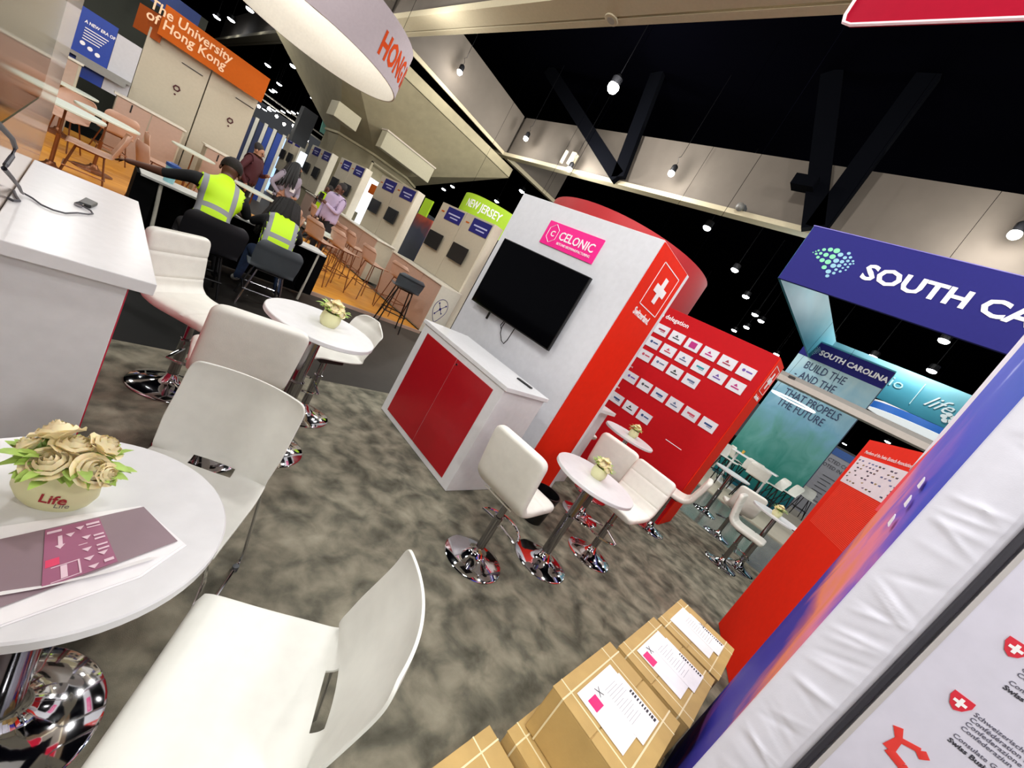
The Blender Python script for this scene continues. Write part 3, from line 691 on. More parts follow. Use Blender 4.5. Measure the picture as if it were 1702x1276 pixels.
cabinet(2.28, 2.83, 1.8, 3.02, 'white cabinet with two dark red doors below the wall screen', -1)
rc = root('remote_control', 'black remote control lying on the white cabinet top', 'remote control', (2.72, 2.0, 1.0))
MB().box(-0.02, 0.02, -0.085, 0.085, 0, 0.014).build('body', black_plast, rc, bevel=0.005, world=False); rc.rotation_euler = (0, 0, 0.12)
wb = root('waste_bin', 'black bin on the carpet behind the nearest bar stool by the tower', 'bin', (3.05, 1.42, 0.008))
MB().lathe([(0.1, 0.008), (0.13, 0.3), (0.12, 0.3), (0.095, 0.02)], (3.05, 1.42, 0), 24).build('bucket', black_plast, wb, smooth=True)
bk = root('storage_cabinet', 'white counter on the far side of the tower, only its end showing', 'cabinet', (4.0, 2.5, 0))
MB().box(3.85, 4.3, 1.9, 3.1, 0.012, 1.0).build('carcass', white_gloss, bk); MB().box(3.85, 4.33, 1.83, 3.12, 1.0, 1.04).build('worktop', white_gloss, bk, bevel=0.003)

# near left counter with cables, and its wall
lc = root('reception_counter', 'near white counter with cables at the left edge', 'counter', (-0.3, 2.4, 0))
MB().box(-0.11, 0.2, 1.84, 3.05, 0.012, 0.955).build('carcass', white_gloss, lc, bevel=0.003)
MB().box(-0.112, 0.262, 1.795, 3.1, 0.955, 1.0).build('worktop', white_gloss, lc, bevel=0.003)
d = MB().box(0.2, 0.207, 1.87, 3.0, 0.06, 0.93).build('door', mat('raspberry_laminate', '#c01c3c', 0.35), lc)
lt = root('display_tower', 'white tower wall at the left edge behind the near counter', 'exhibition tower', (-0.8, 3.2, 0))
MB().box(-0.85, -0.115, 0.3, 3.6, 0.01, 2.61).build('tower_body', mat('semi_gloss_reflected_tan', '#cdbfb2', 0.12, spec=0.9), lt)  # tan reflected from the orange floor is put into the base colour
T2 = tv(-0.078, 0.42, 1.66, 1.42, 2.12, 1, 'glossy dark wall screen at the top left edge reflecting the beige booth')
# cable and video plug on the counter
cb = root('video_cable', 'grey cable looping over the near counter to a dark plug', 'cable', (0.05, 2.3, 1.0))
cg = mat('cable_grey', '#4a4a52', 0.5)
MB().tube([(-0.06, 0.68, 1.5), (-0.058, 0.76, 1.475), (-0.058, 0.85, 1.455), (-0.058, 0.96, 1.43), (-0.058, 1.04, 1.405), (-0.058, 1.03, 1.392), (-0.058, 0.97, 1.388), (-0.058, 0.96, 1.385), (-0.058, 1.1, 1.345), (-0.06, 1.4, 1.26), (-0.07, 1.8, 1.15), (-0.08, 2.15, 1.06), (-0.088, 2.36, 1.01), (-0.065, 2.35, 1.006), (-0.04, 2.3, 1.006), (-0.01, 2.285, 1.006), (0.02, 2.3, 1.006), (0.05, 2.37, 1.006), (0.08, 2.41, 1.006), (0.092, 2.44, 1.007), (0.085, 2.475, 1.008), (0.06, 2.5, 1.009)], 0.0032, 8).build('cable', cg, cb, smooth=True)
MB().tube([(-0.11, 2.36, 1.006), (-0.1, 2.3, 1.006), (-0.088, 2.25, 1.006), (-0.1, 2.225, 1.006), (-0.112, 2.235, 1.006)], 0.0045, 8).build('cable', cg, cb, smooth=True)
o = MB().prism([(0.045, 2.52, 1.001), (0.085, 2.53, 1.001), (0.105, 2.63, 1.001), (0.065, 2.65, 1.001)], (0, 0, 0.016)).build('plug', black_plast, cb, bevel=0.004)
MB().prism([(0.035, 2.49, 1.002), (0.06, 2.485, 1.002), (0.068, 2.53, 1.002), (0.045, 2.53, 1.002)], (0, 0, 0.012)).build('connector', dark_chrome, cb, bevel=0.003)

# ------------------------------------------------------------------ red logo wall
rw = root('logo_backdrop', 'tall red wall with rows of white company cards', 'display wall', (5.8, 2.4, 0))
MB().box(5.5, 6.05, 1.02, 4.2, 0.008, 2.57).build('wall_body', red_wall_m, rw, bevel=0.003)
sb = MB().box(5.51, 6.04, 1.008, 1.022, 0.02, 2.56).build('side_banner', red_cloth, rw)
sq_ = MB(); frame_sq(sq_, 5.6, 5.97, 2.12, 2.48, 1.008); sq_.build('square_outline', ink_white, sb)
cm = MB(); cross_mark(cm, (5.79, 1.007, 2.3), (1, 0, 0), (0, 0, 1), 0.22); cm.build('cross', ink_white, sb)
txt('Switzerland.', 0.08, ink_white, sb, (5.59, 1.006, 2.02), (1, 0, 0), (0, 0, 1), bold=0.002, sx=0.83)
txt('Swiss Biotech delegation', 0.088, ink_white, rw, (5.496, 2.15, 2.41), (0, -1, 0), (0, 0, 1), align='RIGHT', bold=0.001)
txt('ors', 0.04, ink_white, rw, (5.496, 2.56, 1.575), (0, -1, 0), (0, 0, 1)); txt('ors', 0.04, ink_white, rw, (5.496, 2.56, 1.22), (0, -1, 0), (0, 0, 1))
MB().box(5.495, 5.5, 1.31, 1.55, 0.992, 1.0).build('small_caption', ink_white, rw)
card_m = mat('card_white', '#dcdce2', 0.5)
cards = []
for z, cnt in [(2.24, 7), (2.03, 7), (1.82, 5), (1.45, 7), (1.08, 4)]:
    for i in range(cnt):
        y = 2.695 - 0.245 * i
        cards.append((y, z))
proto_me = None
cols = ['#5b6b8c', '#c0445a', '#b41878', '#28302e', '#23467c', '#3a7f6a', '#1c8c9c', '#a0304a', '#44484f', '#6b4aa0']
rnd = random.Random(11)
for i, (y, z) in enumerate(cards):
    mb = MB().box(5.488, 5.5, y - 0.1, y + 0.1, z - 0.072, z + 0.072)
    if proto_me is None:
        o = mb.build('logo_card', card_m, rw); 
    else:
        o = mb.build('logo_card', card_m, rw)
    proto_me = 1
    c = cols[rnd.randrange(len(cols))]; m = mat('logo_' + c[1:], c, 0.6)
    k = MB()
    if abs(y - 2.205 + 0.245) < 0.01 and abs(z - 2.24) < 0.01:
        k.box(5.485, 5.488, y - 0.05, y + 0.045, z - 0.04, z + 0.045); m = mat('logo_b41878', '#b41878')
    else:
        st_ = rnd.randrange(3)
        if st_ == 0:
            k.prism([(5.488, y + 0.035 + 0.02 * math.cos(a), z + 0.01 + 0.02 * math.sin(a)) for a in [i_ * TAU / 10 for i_ in range(10)]], (-0.002, 0, 0)); k.box(5.486, 5.488, y - 0.07, y + 0.005, z, z + 0.018)
        elif st_ == 1:
            k.box(5.486, 5.488, y - 0.055, y + 0.05, z - 0.01, z + 0.014); k.box(5.486, 5.488, y - 0.055, y + 0.01, z - 0.026, z - 0.018)
        else:
            k.prism([(5.488, y + a, z + b) for a, b in [(-0.02, 0.0), (0.005, 0.035), (0.03, 0.0)]], (-0.002, 0, 0)); k.box(5.486, 5.488, y - 0.05, y + 0.05, z - 0.03, z - 0.014)
    k.build('card_print', m, o)

# red ring hanging above the tower
def ring(name, lab, cx_, cy_, r, z0, z1, m_out, m_in, a0=0, a1=TAU, th=0.03, n=72):
    t = root(name, lab, 'hanging sign', (cx_, cy_, z0))
    full = abs(a1 - a0 - TAU) < 1e-6; cnt = n if full else n + 1
    ang = [a0 + (a1 - a0) * i / n for i in range(cnt)]
    for nm, ra, rb, mm in (('outer_band', r, r - th / 2, m_out), ('inner_band', r - th / 2, r - th, m_in)):
        V = []
        for a in ang:
            for (rr, z) in ((ra, z0), (ra, z1), (rb, z1), (rb, z0)): V.append((cx_ + rr * math.cos(a), cy_ + rr * math.sin(a), z))
        F = []
        for i in range(n):
            j = (i + 1) % cnt
            for k in range(4): F.append((i * 4 + k, j * 4 + k, j * 4 + (k + 1) % 4, i * 4 + (k + 1) % 4))
        MB().add(V, F).build(nm, mm, t, smooth=True)
    return t
def ring_text(s, size, m, par, cx_, cy_, r, z, a_start, dirn=1, **k):
    o = txt(s, size, m, None, (0, 0, 0), (1, 0, 0), (0, 0, 1), **k)
    for v in o.data.vertices:
        a = a_start + dirn * v.co.x / r; rr = r + 0.006 + v.co.y * dirn * 0
        v.co = (cx_ + (rr - 0) * math.cos(a) - WM[par].translation.x, cy_ + rr * math.sin(a) - WM[par].translation.y, v.co.z + z - WM[par].translation.z)
    o.parent = par; WM[o] = WM[par]; return o
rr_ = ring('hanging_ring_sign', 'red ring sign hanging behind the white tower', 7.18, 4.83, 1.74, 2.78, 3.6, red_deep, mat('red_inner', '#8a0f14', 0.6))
for a in (0.3, 2.4, 4.4):
    MB().tube([(7.18 + 1.72 * math.cos(a), 4.83 + 1.72 * math.sin(a), 3.6), (7.18 + 1.72 * math.cos(a), 4.83 + 1.72 * math.sin(a), 9.19)], 0.004, 5).build('suspension_wire', black_deck, rr_)

# ------------------------------------------------------------------ right side: purple tower, red freestanding panel
rt = root('display_tower', 'tall tower with purple mountain print and white fabric front at the right', 'exhibition tower', (2.1, -1.0, 0))
MB().box(1.735, 2.5, -3.2, -0.25, 0.01, 2.95).build('tower_body', white_matte, rt)
# print side with a softly wavy cloth surface
V = []; nx, nz = 14, 40
for j in range(nz + 1):
    for i in range(nx + 1):
        x = 1.725 + 0.79 * i / nx; z = 0.02 + 2.9 * j / nz
        V.append((x, -0.238 + 0.006 * math.sin(x * 14 + z * 1.5) * math.sin(PI * i / nx), z))
MB().add(V, [(j * (nx + 1) + i + 1, j * (nx + 1) + i, (j + 1) * (nx + 1) + i, (j + 1) * (nx + 1) + i + 1) for j in range(nz) for i in range(nx)]).build('side_banner', purple_print, rt, smooth=True)
for (x, z) in ((2.03, 1.74), (1.985, 1.66), (1.975, 1.575)):
    MB().prism([(x - 0.035, -0.228, z), (x + 0.02, -0.228, z + 0.01), (x + 0.03, -0.228, z + 0.05), (x - 0.01, -0.228, z + 0.035)], (0, -0.003, 0)).build('printed_mark', ink_white, rt)
# white fabric front strip with creases
V = []; ny, nz = 22, 420; rnd = random.Random(4)
cre = [(rnd.uniform(0.4, 2.4), rnd.uniform(-0.9, 0.9), rnd.uniform(0.006, 0.016), rnd.uniform(-0.9, 1.5)) for _ in range(70)]
for j in range(nz + 1):
    for i in range(ny + 1):
        y = -0.236 - 0.19 * i / ny; z = 0.02 + 2.9 * j / nz; u = i / ny; d = 0
        for (zc, sl, wd, am) in cre:
            q = (z - zc - sl * (u - 0.5) * 0.12) / wd
            if abs(q) < 3: d += am * 0.004 * math.exp(-q * q) * math.sin(PI * min(1, max(0, u * 1.3 - 0.1)))
        V.append((1.726 - d - 0.004 * math.sin(PI * u), y, z))
MB().add(V, [(j * (ny + 1) + i, j * (ny + 1) + i + 1, (j + 1) * (ny + 1) + i + 1, (j + 1) * (ny + 1) + i) for j in range(nz) for i in range(ny)]).build('fabric_front', mat('white_fabric', '#dfdeea', 0.7, bump=0.05, bscale=300), rt, smooth=True)
MB().box(1.7, 1.735, -0.417, -0.405, 0.02, 2.9).build('dark_seam', mat('seam_dark', '#2c2a33', 0.6), rt)
ib = root('information_board', 'white information board with red shields at the bottom right', 'information board', (1.72, -1.0, 0.02))
MB().box(1.7, 1.734, -2.2, -0.425, 0.02, 2.9).build('board', mat('board_white', '#d3d0e0', 0.5), ib)
MB().box(1.698, 1.702, -0.436, -0.424, 0.02, 2.9).build('board_edge', mat('board_edge', '#b9b4b4', 0.5), ib)
def shield(y, z, s=0.042):
    pts = [(-0.5, 0.5), (0.5, 0.5), (0.52, 0.1), (0.3, -0.4), (0, -0.62), (-0.3, -0.4), (-0.52, 0.1)]
    o = MB().prism([(1.699, y - a * s, z + b * s) for a, b in pts], (-0.002, 0, 0)).build('shield', mat('shield_red', '#d8283c', 0.5), ib)
    c = MB(); cross_mark(c, (1.6965, y, z), (0, -1, 0), (0, 0, 1), s * 0.62, 0.001); c.build('cross', ink_white, o)
shield(-0.532, 1.48); shield(-0.532, 1.28)
gi = mat('grey_ink_text', '#5c5a6c', 0.6)
for z in (1.475, 1.275):
    for i, l_ in enumerate(['Schweizerische Eidgenossenschaft', 'Confédération suisse', 'Confederazione Svizzera', 'Confederaziun svizra']):
        txt(l_, 0.0165, gi, ib, (1.6985, -0.562, z - i * 0.0165), (0, -1, 0), (0, 0, 1), ext=0.0004)
    txt('Consulate General of Switzerland', 0.0165, gi, ib, (1.6985, -0.562, z - 0.078), (0, -1, 0), (0, 0, 1), ext=0.0004)
    txt('Swiss Business Hub USA', 0.0175, mat('dark_ink2', '#33313c', 0.6), ib, (1.6985, -0.562, z - 0.097), (0, -1, 0), (0, 0, 1), ext=0.0004, bold=0.0004)
# red branching emblem
b_ = MB()
cen = (-0.53, 1.075)
for (a, b, r0, r1) in [((-0.488, 1.118), (-0.505, 1.09), 0.011, 0.008), ((-0.505, 1.09), (-0.503, 1.05), 0.008, 0.014), ((-0.505, 1.092), (-0.545, 1.107), 0.008, 0.008), ((-0.545, 1.107), (-0.56, 1.095), 0.012, 0.012), ((-0.503, 1.05), (-0.54, 1.04), 0.012, 0.012), ((-0.54, 1.04), (-0.57, 1.025), 0.012, 0.012)]:
    N_ = 8
    b_.tube([(1.698, a[0] + (b[0] - a[0]) * i / N_, a[1] + (b[1] - a[1]) * i / N_) for i in range(N_ + 1)], [r0 + (r1 - r0) * i / N_ for i in range(N_ + 1)], 10)
b_.v = [(1.698 + (x - 1.698) * 0.1, y, z) for x, y, z in b_.v]
b_.build('branching_emblem', mat('emblem_red', '#e03a34', 0.5), ib, smooth=True)
# white and red upper cloth behind the purple side
hb = root('hanging_banner', 'white and red cloth edge rising behind the purple tower side', 'banner', (2.65, -0.26, 1.9))
MB().prism([(2.5, -0.25, 2.2), (2.78, -0.25, 1.85), (2.84, -0.25, 2.75), (2.5, -0.25, 2.75)], (0, -0.05, 0)).build('white_cloth', MATS['white_fabric'], hb)
MB().prism([(2.5, -0.245, 1.6), (2.72, -0.245, 1.6), (2.68, -0.245, 1.88), (2.5, -0.245, 2.22)], (0, -0.05, 0)).build('red_cloth', mat('red_cloth_bright', '#ee3040', 0.6), hb)
# freestanding red panel in its own rotated frame
a0 = Vector((4.32, -0.09, 0)); dd = Vector((-0.952, -0.305, 0)); nn = Vector((0.305, -0.952, 0)) * -1
rp = root('freestanding_panel', 'man-high orange-red freestanding panel with a white logo sheet on top', 'display panel', (3.95, -0.21, 0))
def P3(u, z, off=0.0): return a0 + dd * u + nn * off + Vector((0, 0, z))
def pan(u0, u1, z0, z1, th0, th1, nm, m, par=rp):
    return MB().prism([P3(u0, z0, th0), P3(u1, z0, th0), P3(u1, z1, th0), P3(u0, z1, th0)], nn * (th1 - th0)).build(nm, m, par)
pan(0, 0.95, 0.02, 2.06, -0.06, 0, 'panel_body', red_cloth)
lw = pan(0.07, 0.9, 1.66, 1.91, 0.0, 0.004, 'logo_sheet', mat('logo_sheet', '#e6e2ea', 0.5))
ribm = mat('red_mesh', '#ef4a2e', 0.6)
rb = MB()
for i in range(34):
    z = 1.26 + i * 0.0117
    rb.prism([P3(0.1, z, 0), P3(0.9, z, 0), P3(0.9, z + 0.005, 0), P3(0.1, z + 0.005, 0)], nn * 0.002)
rb.build('ribbed_mesh', ribm, rp)
txt('Members of the Swiss Biotech Association', 0.04, ink_white, rp, tuple(P3(0.09, 1.94, 0.003)), tuple(dd), (0, 0, 1), ext=0.0005, sx=1.0)
rnd = random.Random(2)
for c in ['#3a3a48', '#5a6a9a', '#a08a50', '#222226', '#7a6a8a']:
    k = MB()
    for _ in range(15):
        u = 0.1 + rnd.randrange(14) * 0.056; z = 1.685 + rnd.randrange(7) * 0.031
        k.prism([P3(u, z, 0.004), P3(u + rnd.uniform(0.015, 0.04), z, 0.004), P3(u + 0.03, z + 0.012, 0.004), P3(u, z + rnd.uniform(0.006, 0.012), 0.004)], nn * 0.001)
    k.build('small_logos', mat('lg' + c[1:], c, 0.6), lw)

# cardboard cartons
def carton(x0, x1, y0, y1, z0, z1, lab, sheet=None, dx=0.0):
    t = root('cardboard_carton', lab, 'cardboard box', ((x0 + x1) / 2, (y0 + y1) / 2, z0), group=None)
    MB().box(x0, x1, y0, y1, z0, z1 - 0.004).build('box_body', cardboard, t, bevel=0.006)
    ym = (y0 + y1) / 2
    for (a, b) in ((y0 - 0.002, ym - 0.002), (ym + 0.002, y1 + 0.002)):
        MB().box(x0 - 0.002, x1 + 0.002, a, b, z1 - 0.004, z1).build('flap', cardboard, t, bevel=0.0015)
    for x in (x0 + 0.06, x1 - 0.09):
        MB().box(x - 0.003, x + 0.003, y0 - 0.003, y1 + 0.003, z0 + 0.001, z1 + 0.001).build('packing_strap', strap_m, t)
    for y in (y0 + 0.05, y1 - 0.05):
        MB().box(x0 - 0.003, x1 + 0.003, y - 0.003, y + 0.003, z0 + 0.001, z1 + 0.0015).build('packing_strap', strap_m, t)
    if sheet:
        (a, b, c, d_), pk = sheet
        sh = MB().prism([(a, c, z1 + 0.003), (b, c, z1 + 0.003), (b, d_, z1 + 0.003), (a, d_, z1 + 0.003)], (0, 0, 0.001)).build('shipping_label', paper, t)
        q = MB().box(a + (b - a) * 0.42, b + 0.01, c - 0.03, c + (d_ - c) * 0.8, z1 + 0.0045, z1 + 0.0055).build('shipping_label', paper, t)
        MB().box(*pk, z1 + 0.0045, z1 + 0.005).build('pink_label', mat('hot_pink', '#f01874', 0.5), sh)
        k = MB(); rnd = random.Random(int(x0 * 100))
        for i in range(12):
            y = c + (d_ - c) * 0.75 - i * (d_ - c) * 0.055
            k.box(a + (b - a) * 0.5, a + (b - a) * (0.7 + rnd.random() * 0.25), y, y + 0.0012, z1 + 0.0056, z1 + 0.006)
        k.build('printed_lines', mat('print_grey', '#8c8c96', 0.6), q)
        k = MB()
        for i in range(11):
            y = c - 0.02 + i * 0.012
            k.box(b - 0.02, b, y, y + rnd.uniform(0.004, 0.009), z1 + 0.0056, z1 + 0.006)
        k.build('barcode', ink_dark, q)
        yx = pk[3] - 0.02; xx = pk[1] + 0.014
        MB().tube([(xx, yx, z1 + 0.006), (xx + 0.03, yx + 0.03, z1 + 0.006)], 0.0014, 4).build('pen_cross', ink_dark, sh)
        MB().tube([(xx + 0.026, yx - 0.002, z1 + 0.006), (xx + 0.002, yx + 0.034, z1 + 0.006)], 0.0014, 4).build('pen_cross', ink_dark, sh)
    return t
carton(1.44, 1.95, -0.15, 0.225, 0.235, 0.45, 'nearest cardboard carton on top, with pink label and crossed sheet', ((1.52, 1.82, -0.06, 0.16), (1.545, 1.605, 0.075, 0.12)))
carton(1.985, 2.49, -0.185, 0.19, 0.235, 0.45, 'middle cardboard carton of the top row, with pink strip label and barcode sheet', ((2.08, 2.4, -0.11, 0.13), (2.09, 2.15, 0.04, 0.10)))
carton(2.515, 3.0, -0.2, 0.17, 0.235, 0.45, 'farthest cardboard carton of the top row, touching the red panel', ((2.62, 2.9, -0.12, 0.13), (2.83, 2.87, -0.1, 0.0)))
carton(1.36, 1.93, -0.16, 0.245, 0.009, 0.232, 'lower cardboard carton under the nearest one')
carton(1.97, 2.48, -0.19, 0.2, 0.009, 0.232, 'lower cardboard carton under the middle one')
carton(2.51, 3.0, -0.2, 0.18, 0.009, 0.232, 'lower cardboard carton under the farthest one')
carton(0.78, 1.33, -0.02, 0.3, 0.009, 0.2, 'low cardboard carton at the bottom edge before the stacked ones')

# keys on the table edge
ky = root('key_ring', 'bunch of red-brown keys at the edge of the table by the red panel', 'keys', (6.2, -0.16, 0.88))
MB().tube([(6.2 + 0.03 * math.cos(a), -0.16 + 0.03 * math.sin(a), 0.884) for a in [i * TAU / 10 for i in range(10)]], 0.004, 5, closed=True).build('ring', chrome, ky)
MB().box(6.14, 6.2, -0.2, -0.16, 0.88, 0.9).box(6.2, 6.26, -0.22, -0.18, 0.88, 0.895).build('key', maroon, ky, bevel=0.004)
MB().box(6.17, 6.19, -0.16, -0.1, 0.88, 0.89).build('key', dark_chrome, ky)
# red edge sign at the top right
ts = root('hanging_banner', 'red rounded hanging sign with pale edge at the top right corner', 'banner', (4.2, 2.4, 5.5))
prof = [(1.58, 5.6), (1.58, 4.53)] + [(1.51 + 0.07 * math.cos(a), 4.53 + 0.07 * math.sin(a)) for a in [PI + 0.0 - 0 for _ in ()]] + [(1.56, 4.48), (1.51, 4.46), (-1.2, 4.46), (-1.2, 5.6)]
MB().prism([(3.2, y, z) for y, z in prof], (0.03, 0, 0)).build('cloth', mat('crimson_cloth', '#8c0420', 0.8, spec=0.1), ts)
MB().tube([(3.2, 1.585, 5.6), (3.2, 1.585, 4.53), (3.2, 1.565, 4.475), (3.2, 1.51, 4.455), (3.2, -1.2, 4.455)], 0.012, 6).build('pale_edge', mat('pale_pink_edge', '#e8c8cc', 0.5), ts)

# ------------------------------------------------------------------ teal and navy booth on the right
sc = root('hanging_frame_sign', 'large hanging navy sign reading SOUTH CAROLINA with teal inner sides', 'hanging sign', (8.8, 0, 4.5))
MB().box(8.8, 8.86, -4.5, 2.5, 4.5, 5.6).build('front_band', navy, sc)
MB().box(8.79, 8.87, -4.5, 2.51, 5.6, 5.615).build('top_edge', mat('violet_edge', '#6a62b8', 0.5), sc)
MB().slab((8.82, 2.46), (16.1, 1.93), 0.05, 4.5, 5.6).build('side_band', teal_band, sc)
MB().box(16.06, 16.12, -5.5, 1.93, 4.5, 5.58).build('far_band', teal_band, sc)
txt('SOUTH CAROLINA', 0.385, ink_white, sc, (8.79, 1.37, 4.93), (0, -1, 0), (0, 0, 1), bold=0.012, ext=0.004, sx=1.12)
SCD = [(2.24, 5.13, 0.01), (2.21, 5.16, 0.012), (2.18, 5.19, 0.018), (2.11, 5.23, 0.028), (2.02, 5.26, 0.038), (1.92, 5.27, 0.047), (2.18, 5.12, 0.021), (2.12, 5.15, 0.026), (2.03, 5.15, 0.038), (1.92, 5.15, 0.045), (1.83, 5.22, 0.039), (1.73, 5.28, 0.027), (2.12, 5.07, 0.027), (2.03, 5.04, 0.038), (1.93, 5.04, 0.045), (1.83, 5.1, 0.041), (1.74, 5.19, 0.029), (1.67, 5.22, 0.024), (1.93, 4.93, 0.038), (1.82, 5.0, 0.041), (1.74, 5.11, 0.031), (1.67, 5.15, 0.025), (1.6, 5.17, 0.019), (1.83, 4.88, 0.039), (1.74, 5.03, 0.031), (1.67, 5.08, 0.021), (1.61, 5.11, 0.019), (1.57, 5.13, 0.013), (1.8, 4.8, 0.029), (1.74, 4.88, 0.025), (1.745, 4.95, 0.024), (1.67, 5.01, 0.017), (1.61, 5.05, 0.019), (1.67, 4.94, 0.021), (1.61, 4.99, 0.015)]
def dots(par, x, f, green, nm='dot_emblem'):
    for g in (0, 1):
        k = MB()
        for (y, z, r) in SCD:
            if (y > 1.87) == bool(g):
                yy, zz = f(y, z); rr_s = r * abs(f(0, 1)[1] - f(0, 0)[1])
                k.prism([(x, yy + rr_s * 1.05 * math.cos(i * TAU / 14), zz + rr_s * math.sin(i * TAU / 14)) for i in range(14)], (-0.004, 0, 0))
        k.build(nm, green[g], par)
gr = (mat('dot_blue', '#7fb4c8', 0.5), mat('dot_green', '#6fc79a', 0.5))
dots(sc, 8.798, lambda y, z: (y, z), gr)
txt('bio', 0.42, mat('print_pale_teal', '#a5cfd6', 0.5), sc, (16.05, 0.42, 4.98), (0, -1, 0), (0, 0, 1), ext=0.004, sx=1.1)
txt('life', 0.5, mat('print_pale_teal2', '#c8d8dc', 0.5), sc, (16.05, -0.72, 4.86), (0, -1, 0), (0, 0, 1), ext=0.004, shear=0.5)
MB().box(16.04, 16.06, -0.52, -0.5, 4.72, 5.4).build('divider_line', MATS['print_pale_teal'], sc)
for i in range(5):
    a = i * TAU / 5
    MB().prism([(16.05, -1.36 + 0.1 * math.cos(a) + 0.075 * math.cos(b), 4.78 + 0.1 * math.sin(a) + 0.06 * math.sin(b)) for b in [k * TAU / 8 for k in range(8)]], (-0.006, 0, 0)).build('petal_print', MATS['print_pale_teal2'], sc)
for y in (-3.5, 0.5, 2.3):
    MB().tube([(8.83, y, 5.6), (8.83, y, 9.19)], 0.004, 5).build('suspension_wire', black_deck, sc)

tp = root('booth_tower', 'tall teal tower with navy head reading SOUTH CAROLINA and slogan', 'booth tower', (14.9, 1.3, 0))
MB().box(14.6, 15.2, 0.19, 2.36, 0.03, 5.03).build('tower_body', teal_print, tp)
MB().box(14.585, 14.6, 0.19, 2.36, 4.5, 5.03).build('head_band', navy, tp)
MB().box(14.595, 15.2, 0.175, 0.192, 0.03, 5.03).build('side_face', mat('deep_navy_side', '#1d3450', 0.5), tp)
MB().box(14.58, 15.21, 0.17, 2.38, 5.03, 5.07).build('top_cap', teal_band, tp)
txt('SOUTH CAROLINA', 0.215, ink_white, tp, (14.575, 1.9, 4.69), (0, -1, 0), (0, 0, 1), bold=0.008, ext=0.004, sx=0.92)
dots(tp, 14.578, lambda y, z: (2.08 + (y - 1.9) * 0.5, 4.76 + (z - 5.05) * 0.55), gr)
for s_, z, y0 in [('BUILD THE', 4.17, 2.04), ('- AND THE', 3.83, 2.12), ('SCIENCE', 3.49, 2.08), ('THAT PROPELS', 3.2, 2.04), ('THE FUTURE', 2.86, 2.03)]:
    txt(s_, 0.34, ink_navy, tp, (14.59, y0, z), (0, -1, 0), (0, 0, 1), sx=0.66, ext=0.003)
gb = root('overhead_beam', 'grey beam crossing in front of the teal tower slogan', 'beam', (9.5, 0, 2.9))
MB().box(9.45, 9.7, -3.0, 1.7, 2.86, 3.05).build('beam', mat('beam_grey', '#8d8b86', 0.55), gb)
MB().box(9.43, 9.45, -3.0, 1.7, 2.86, 2.97).build('lower_face', mat('beam_light', '#b4aca4', 0.5), gb)
MB().box(9.42, 9.46, 1.3, 1.42, 2.97, 3.02).build('slot', black_plast, gb)
for y in (-2.9,):
    MB().box(9.5, 9.65, y, y + 0.12, 0.006, 2.86).build('post', MATS['beam_grey'], gb)
lr = root('ring_lamp', 'thin white glowing oval lamp in front of the teal tower', 'lamp', (12.5, 1.4, 3.1))
MB().tube([(12.6 + 0.35 * math.cos(a), 1.47 + 0.53 * math.sin(a), 2.93) for a in [i * TAU / 40 for i in range(40)]], 0.02, 6, closed=True).build('tube', mat('tube_glow', '#ffffff', 0.4, emit='#ffffff', es=3), lr)
for s_ in (-1, 1): MB().tube([(12.6, 1.47 + 0.5 * s_, 2.93), (12.6, 1.47 + 0.1 * s_, 9.19)], 0.003, 4).build('suspension_wire', black_deck, lr)
br_ = root('hanging_ring_sign', 'white and blue oval sign hanging behind the navy and teal booth', 'hanging sign', (18.9, -1.7, 4.6))
MB().lathe([(2.0, 4.6), (2.0, 4.84)], (18.9, -1.7, 0), 60, 0.5, 1.0, closed=False).build('blue_band', mat('bright_blue', '#1668c8', 0.5), br_, smooth=True)
MB().lathe([(0.01, 4.59), (1.99, 4.59), (2.0, 4.6)], (18.9, -1.7, 0), 60, 0.5, 1.0, closed=False).build('underside', mat('white_added_glow', '#f4f8fa', 0.5, emit='#eef6f8', es=0.7), br_)  # glow added to brighten the underside, which is no lamp
MB().lathe([(2.01, 4.84), (2.01, 4.9)], (18.9, -1.7, 0), 60, 0.5, 1.0, closed=False).build('white_rim', ink_white, br_)
for a in (0.5, 2.6, 4.6): MB().tube([(18.9 + 0.9 * math.cos(a), -1.7 + 1.9 * math.sin(a), 4.88), (18.9 + 0.9 * math.cos(a), -1.7 + 1.9 * math.sin(a), 9.19)], 0.004, 5).build('suspension_wire', black_deck, br_)
gp = root('poster_board', 'grey poster wall lettered ROOTED IN behind the teal booth', 'poster', (20.1, -0.6, 0))
MB().box(20.0, 20.1, -2.4, 0.24, 0.03, 2.9).build('board', mat('poster_grey', '#8a8a92', 0.55), gp)
MB().box(19.98, 20.0, -2.4, 0.24, 2.62, 2.9).build('blue_head', mat('poster_blue', '#1c4a8c', 0.5), gp)
txt('CONNECTED COMMUNITY', 0.21, ink_dark, gp, (19.97, 0.9 - 0.72 + 0.05, 2.28), (0, -1, 0), (0, 0, 1), sx=0.8) if False else None
txt('CTED COM', 0.2, ink_dark, gp, (19.98, 0.2, 2.32), (0, -1, 0), (0, 0, 1), sx=0.8)
txt('OTED IN', 0.2, ink_dark, gp, (19.98, 0.24, 2.08), (0, -1, 0), (0, 0, 1), sx=0.8)
k = MB()
for i in range(7): k.box(19.98, 19.995, -0.4 + (i % 3) * 0.05, 0.02, 1.75 - i * 0.17, 1.77 - i * 0.17)
k.build('small_print', ink_dark, gp)
SH = wire_stool(0.74, white_plast, black_metal, 'shell_bar_stool', 0.014, xb=True, back=0.34, w=0.5)
GS = 'white shell stools with black legs in the teal booth'
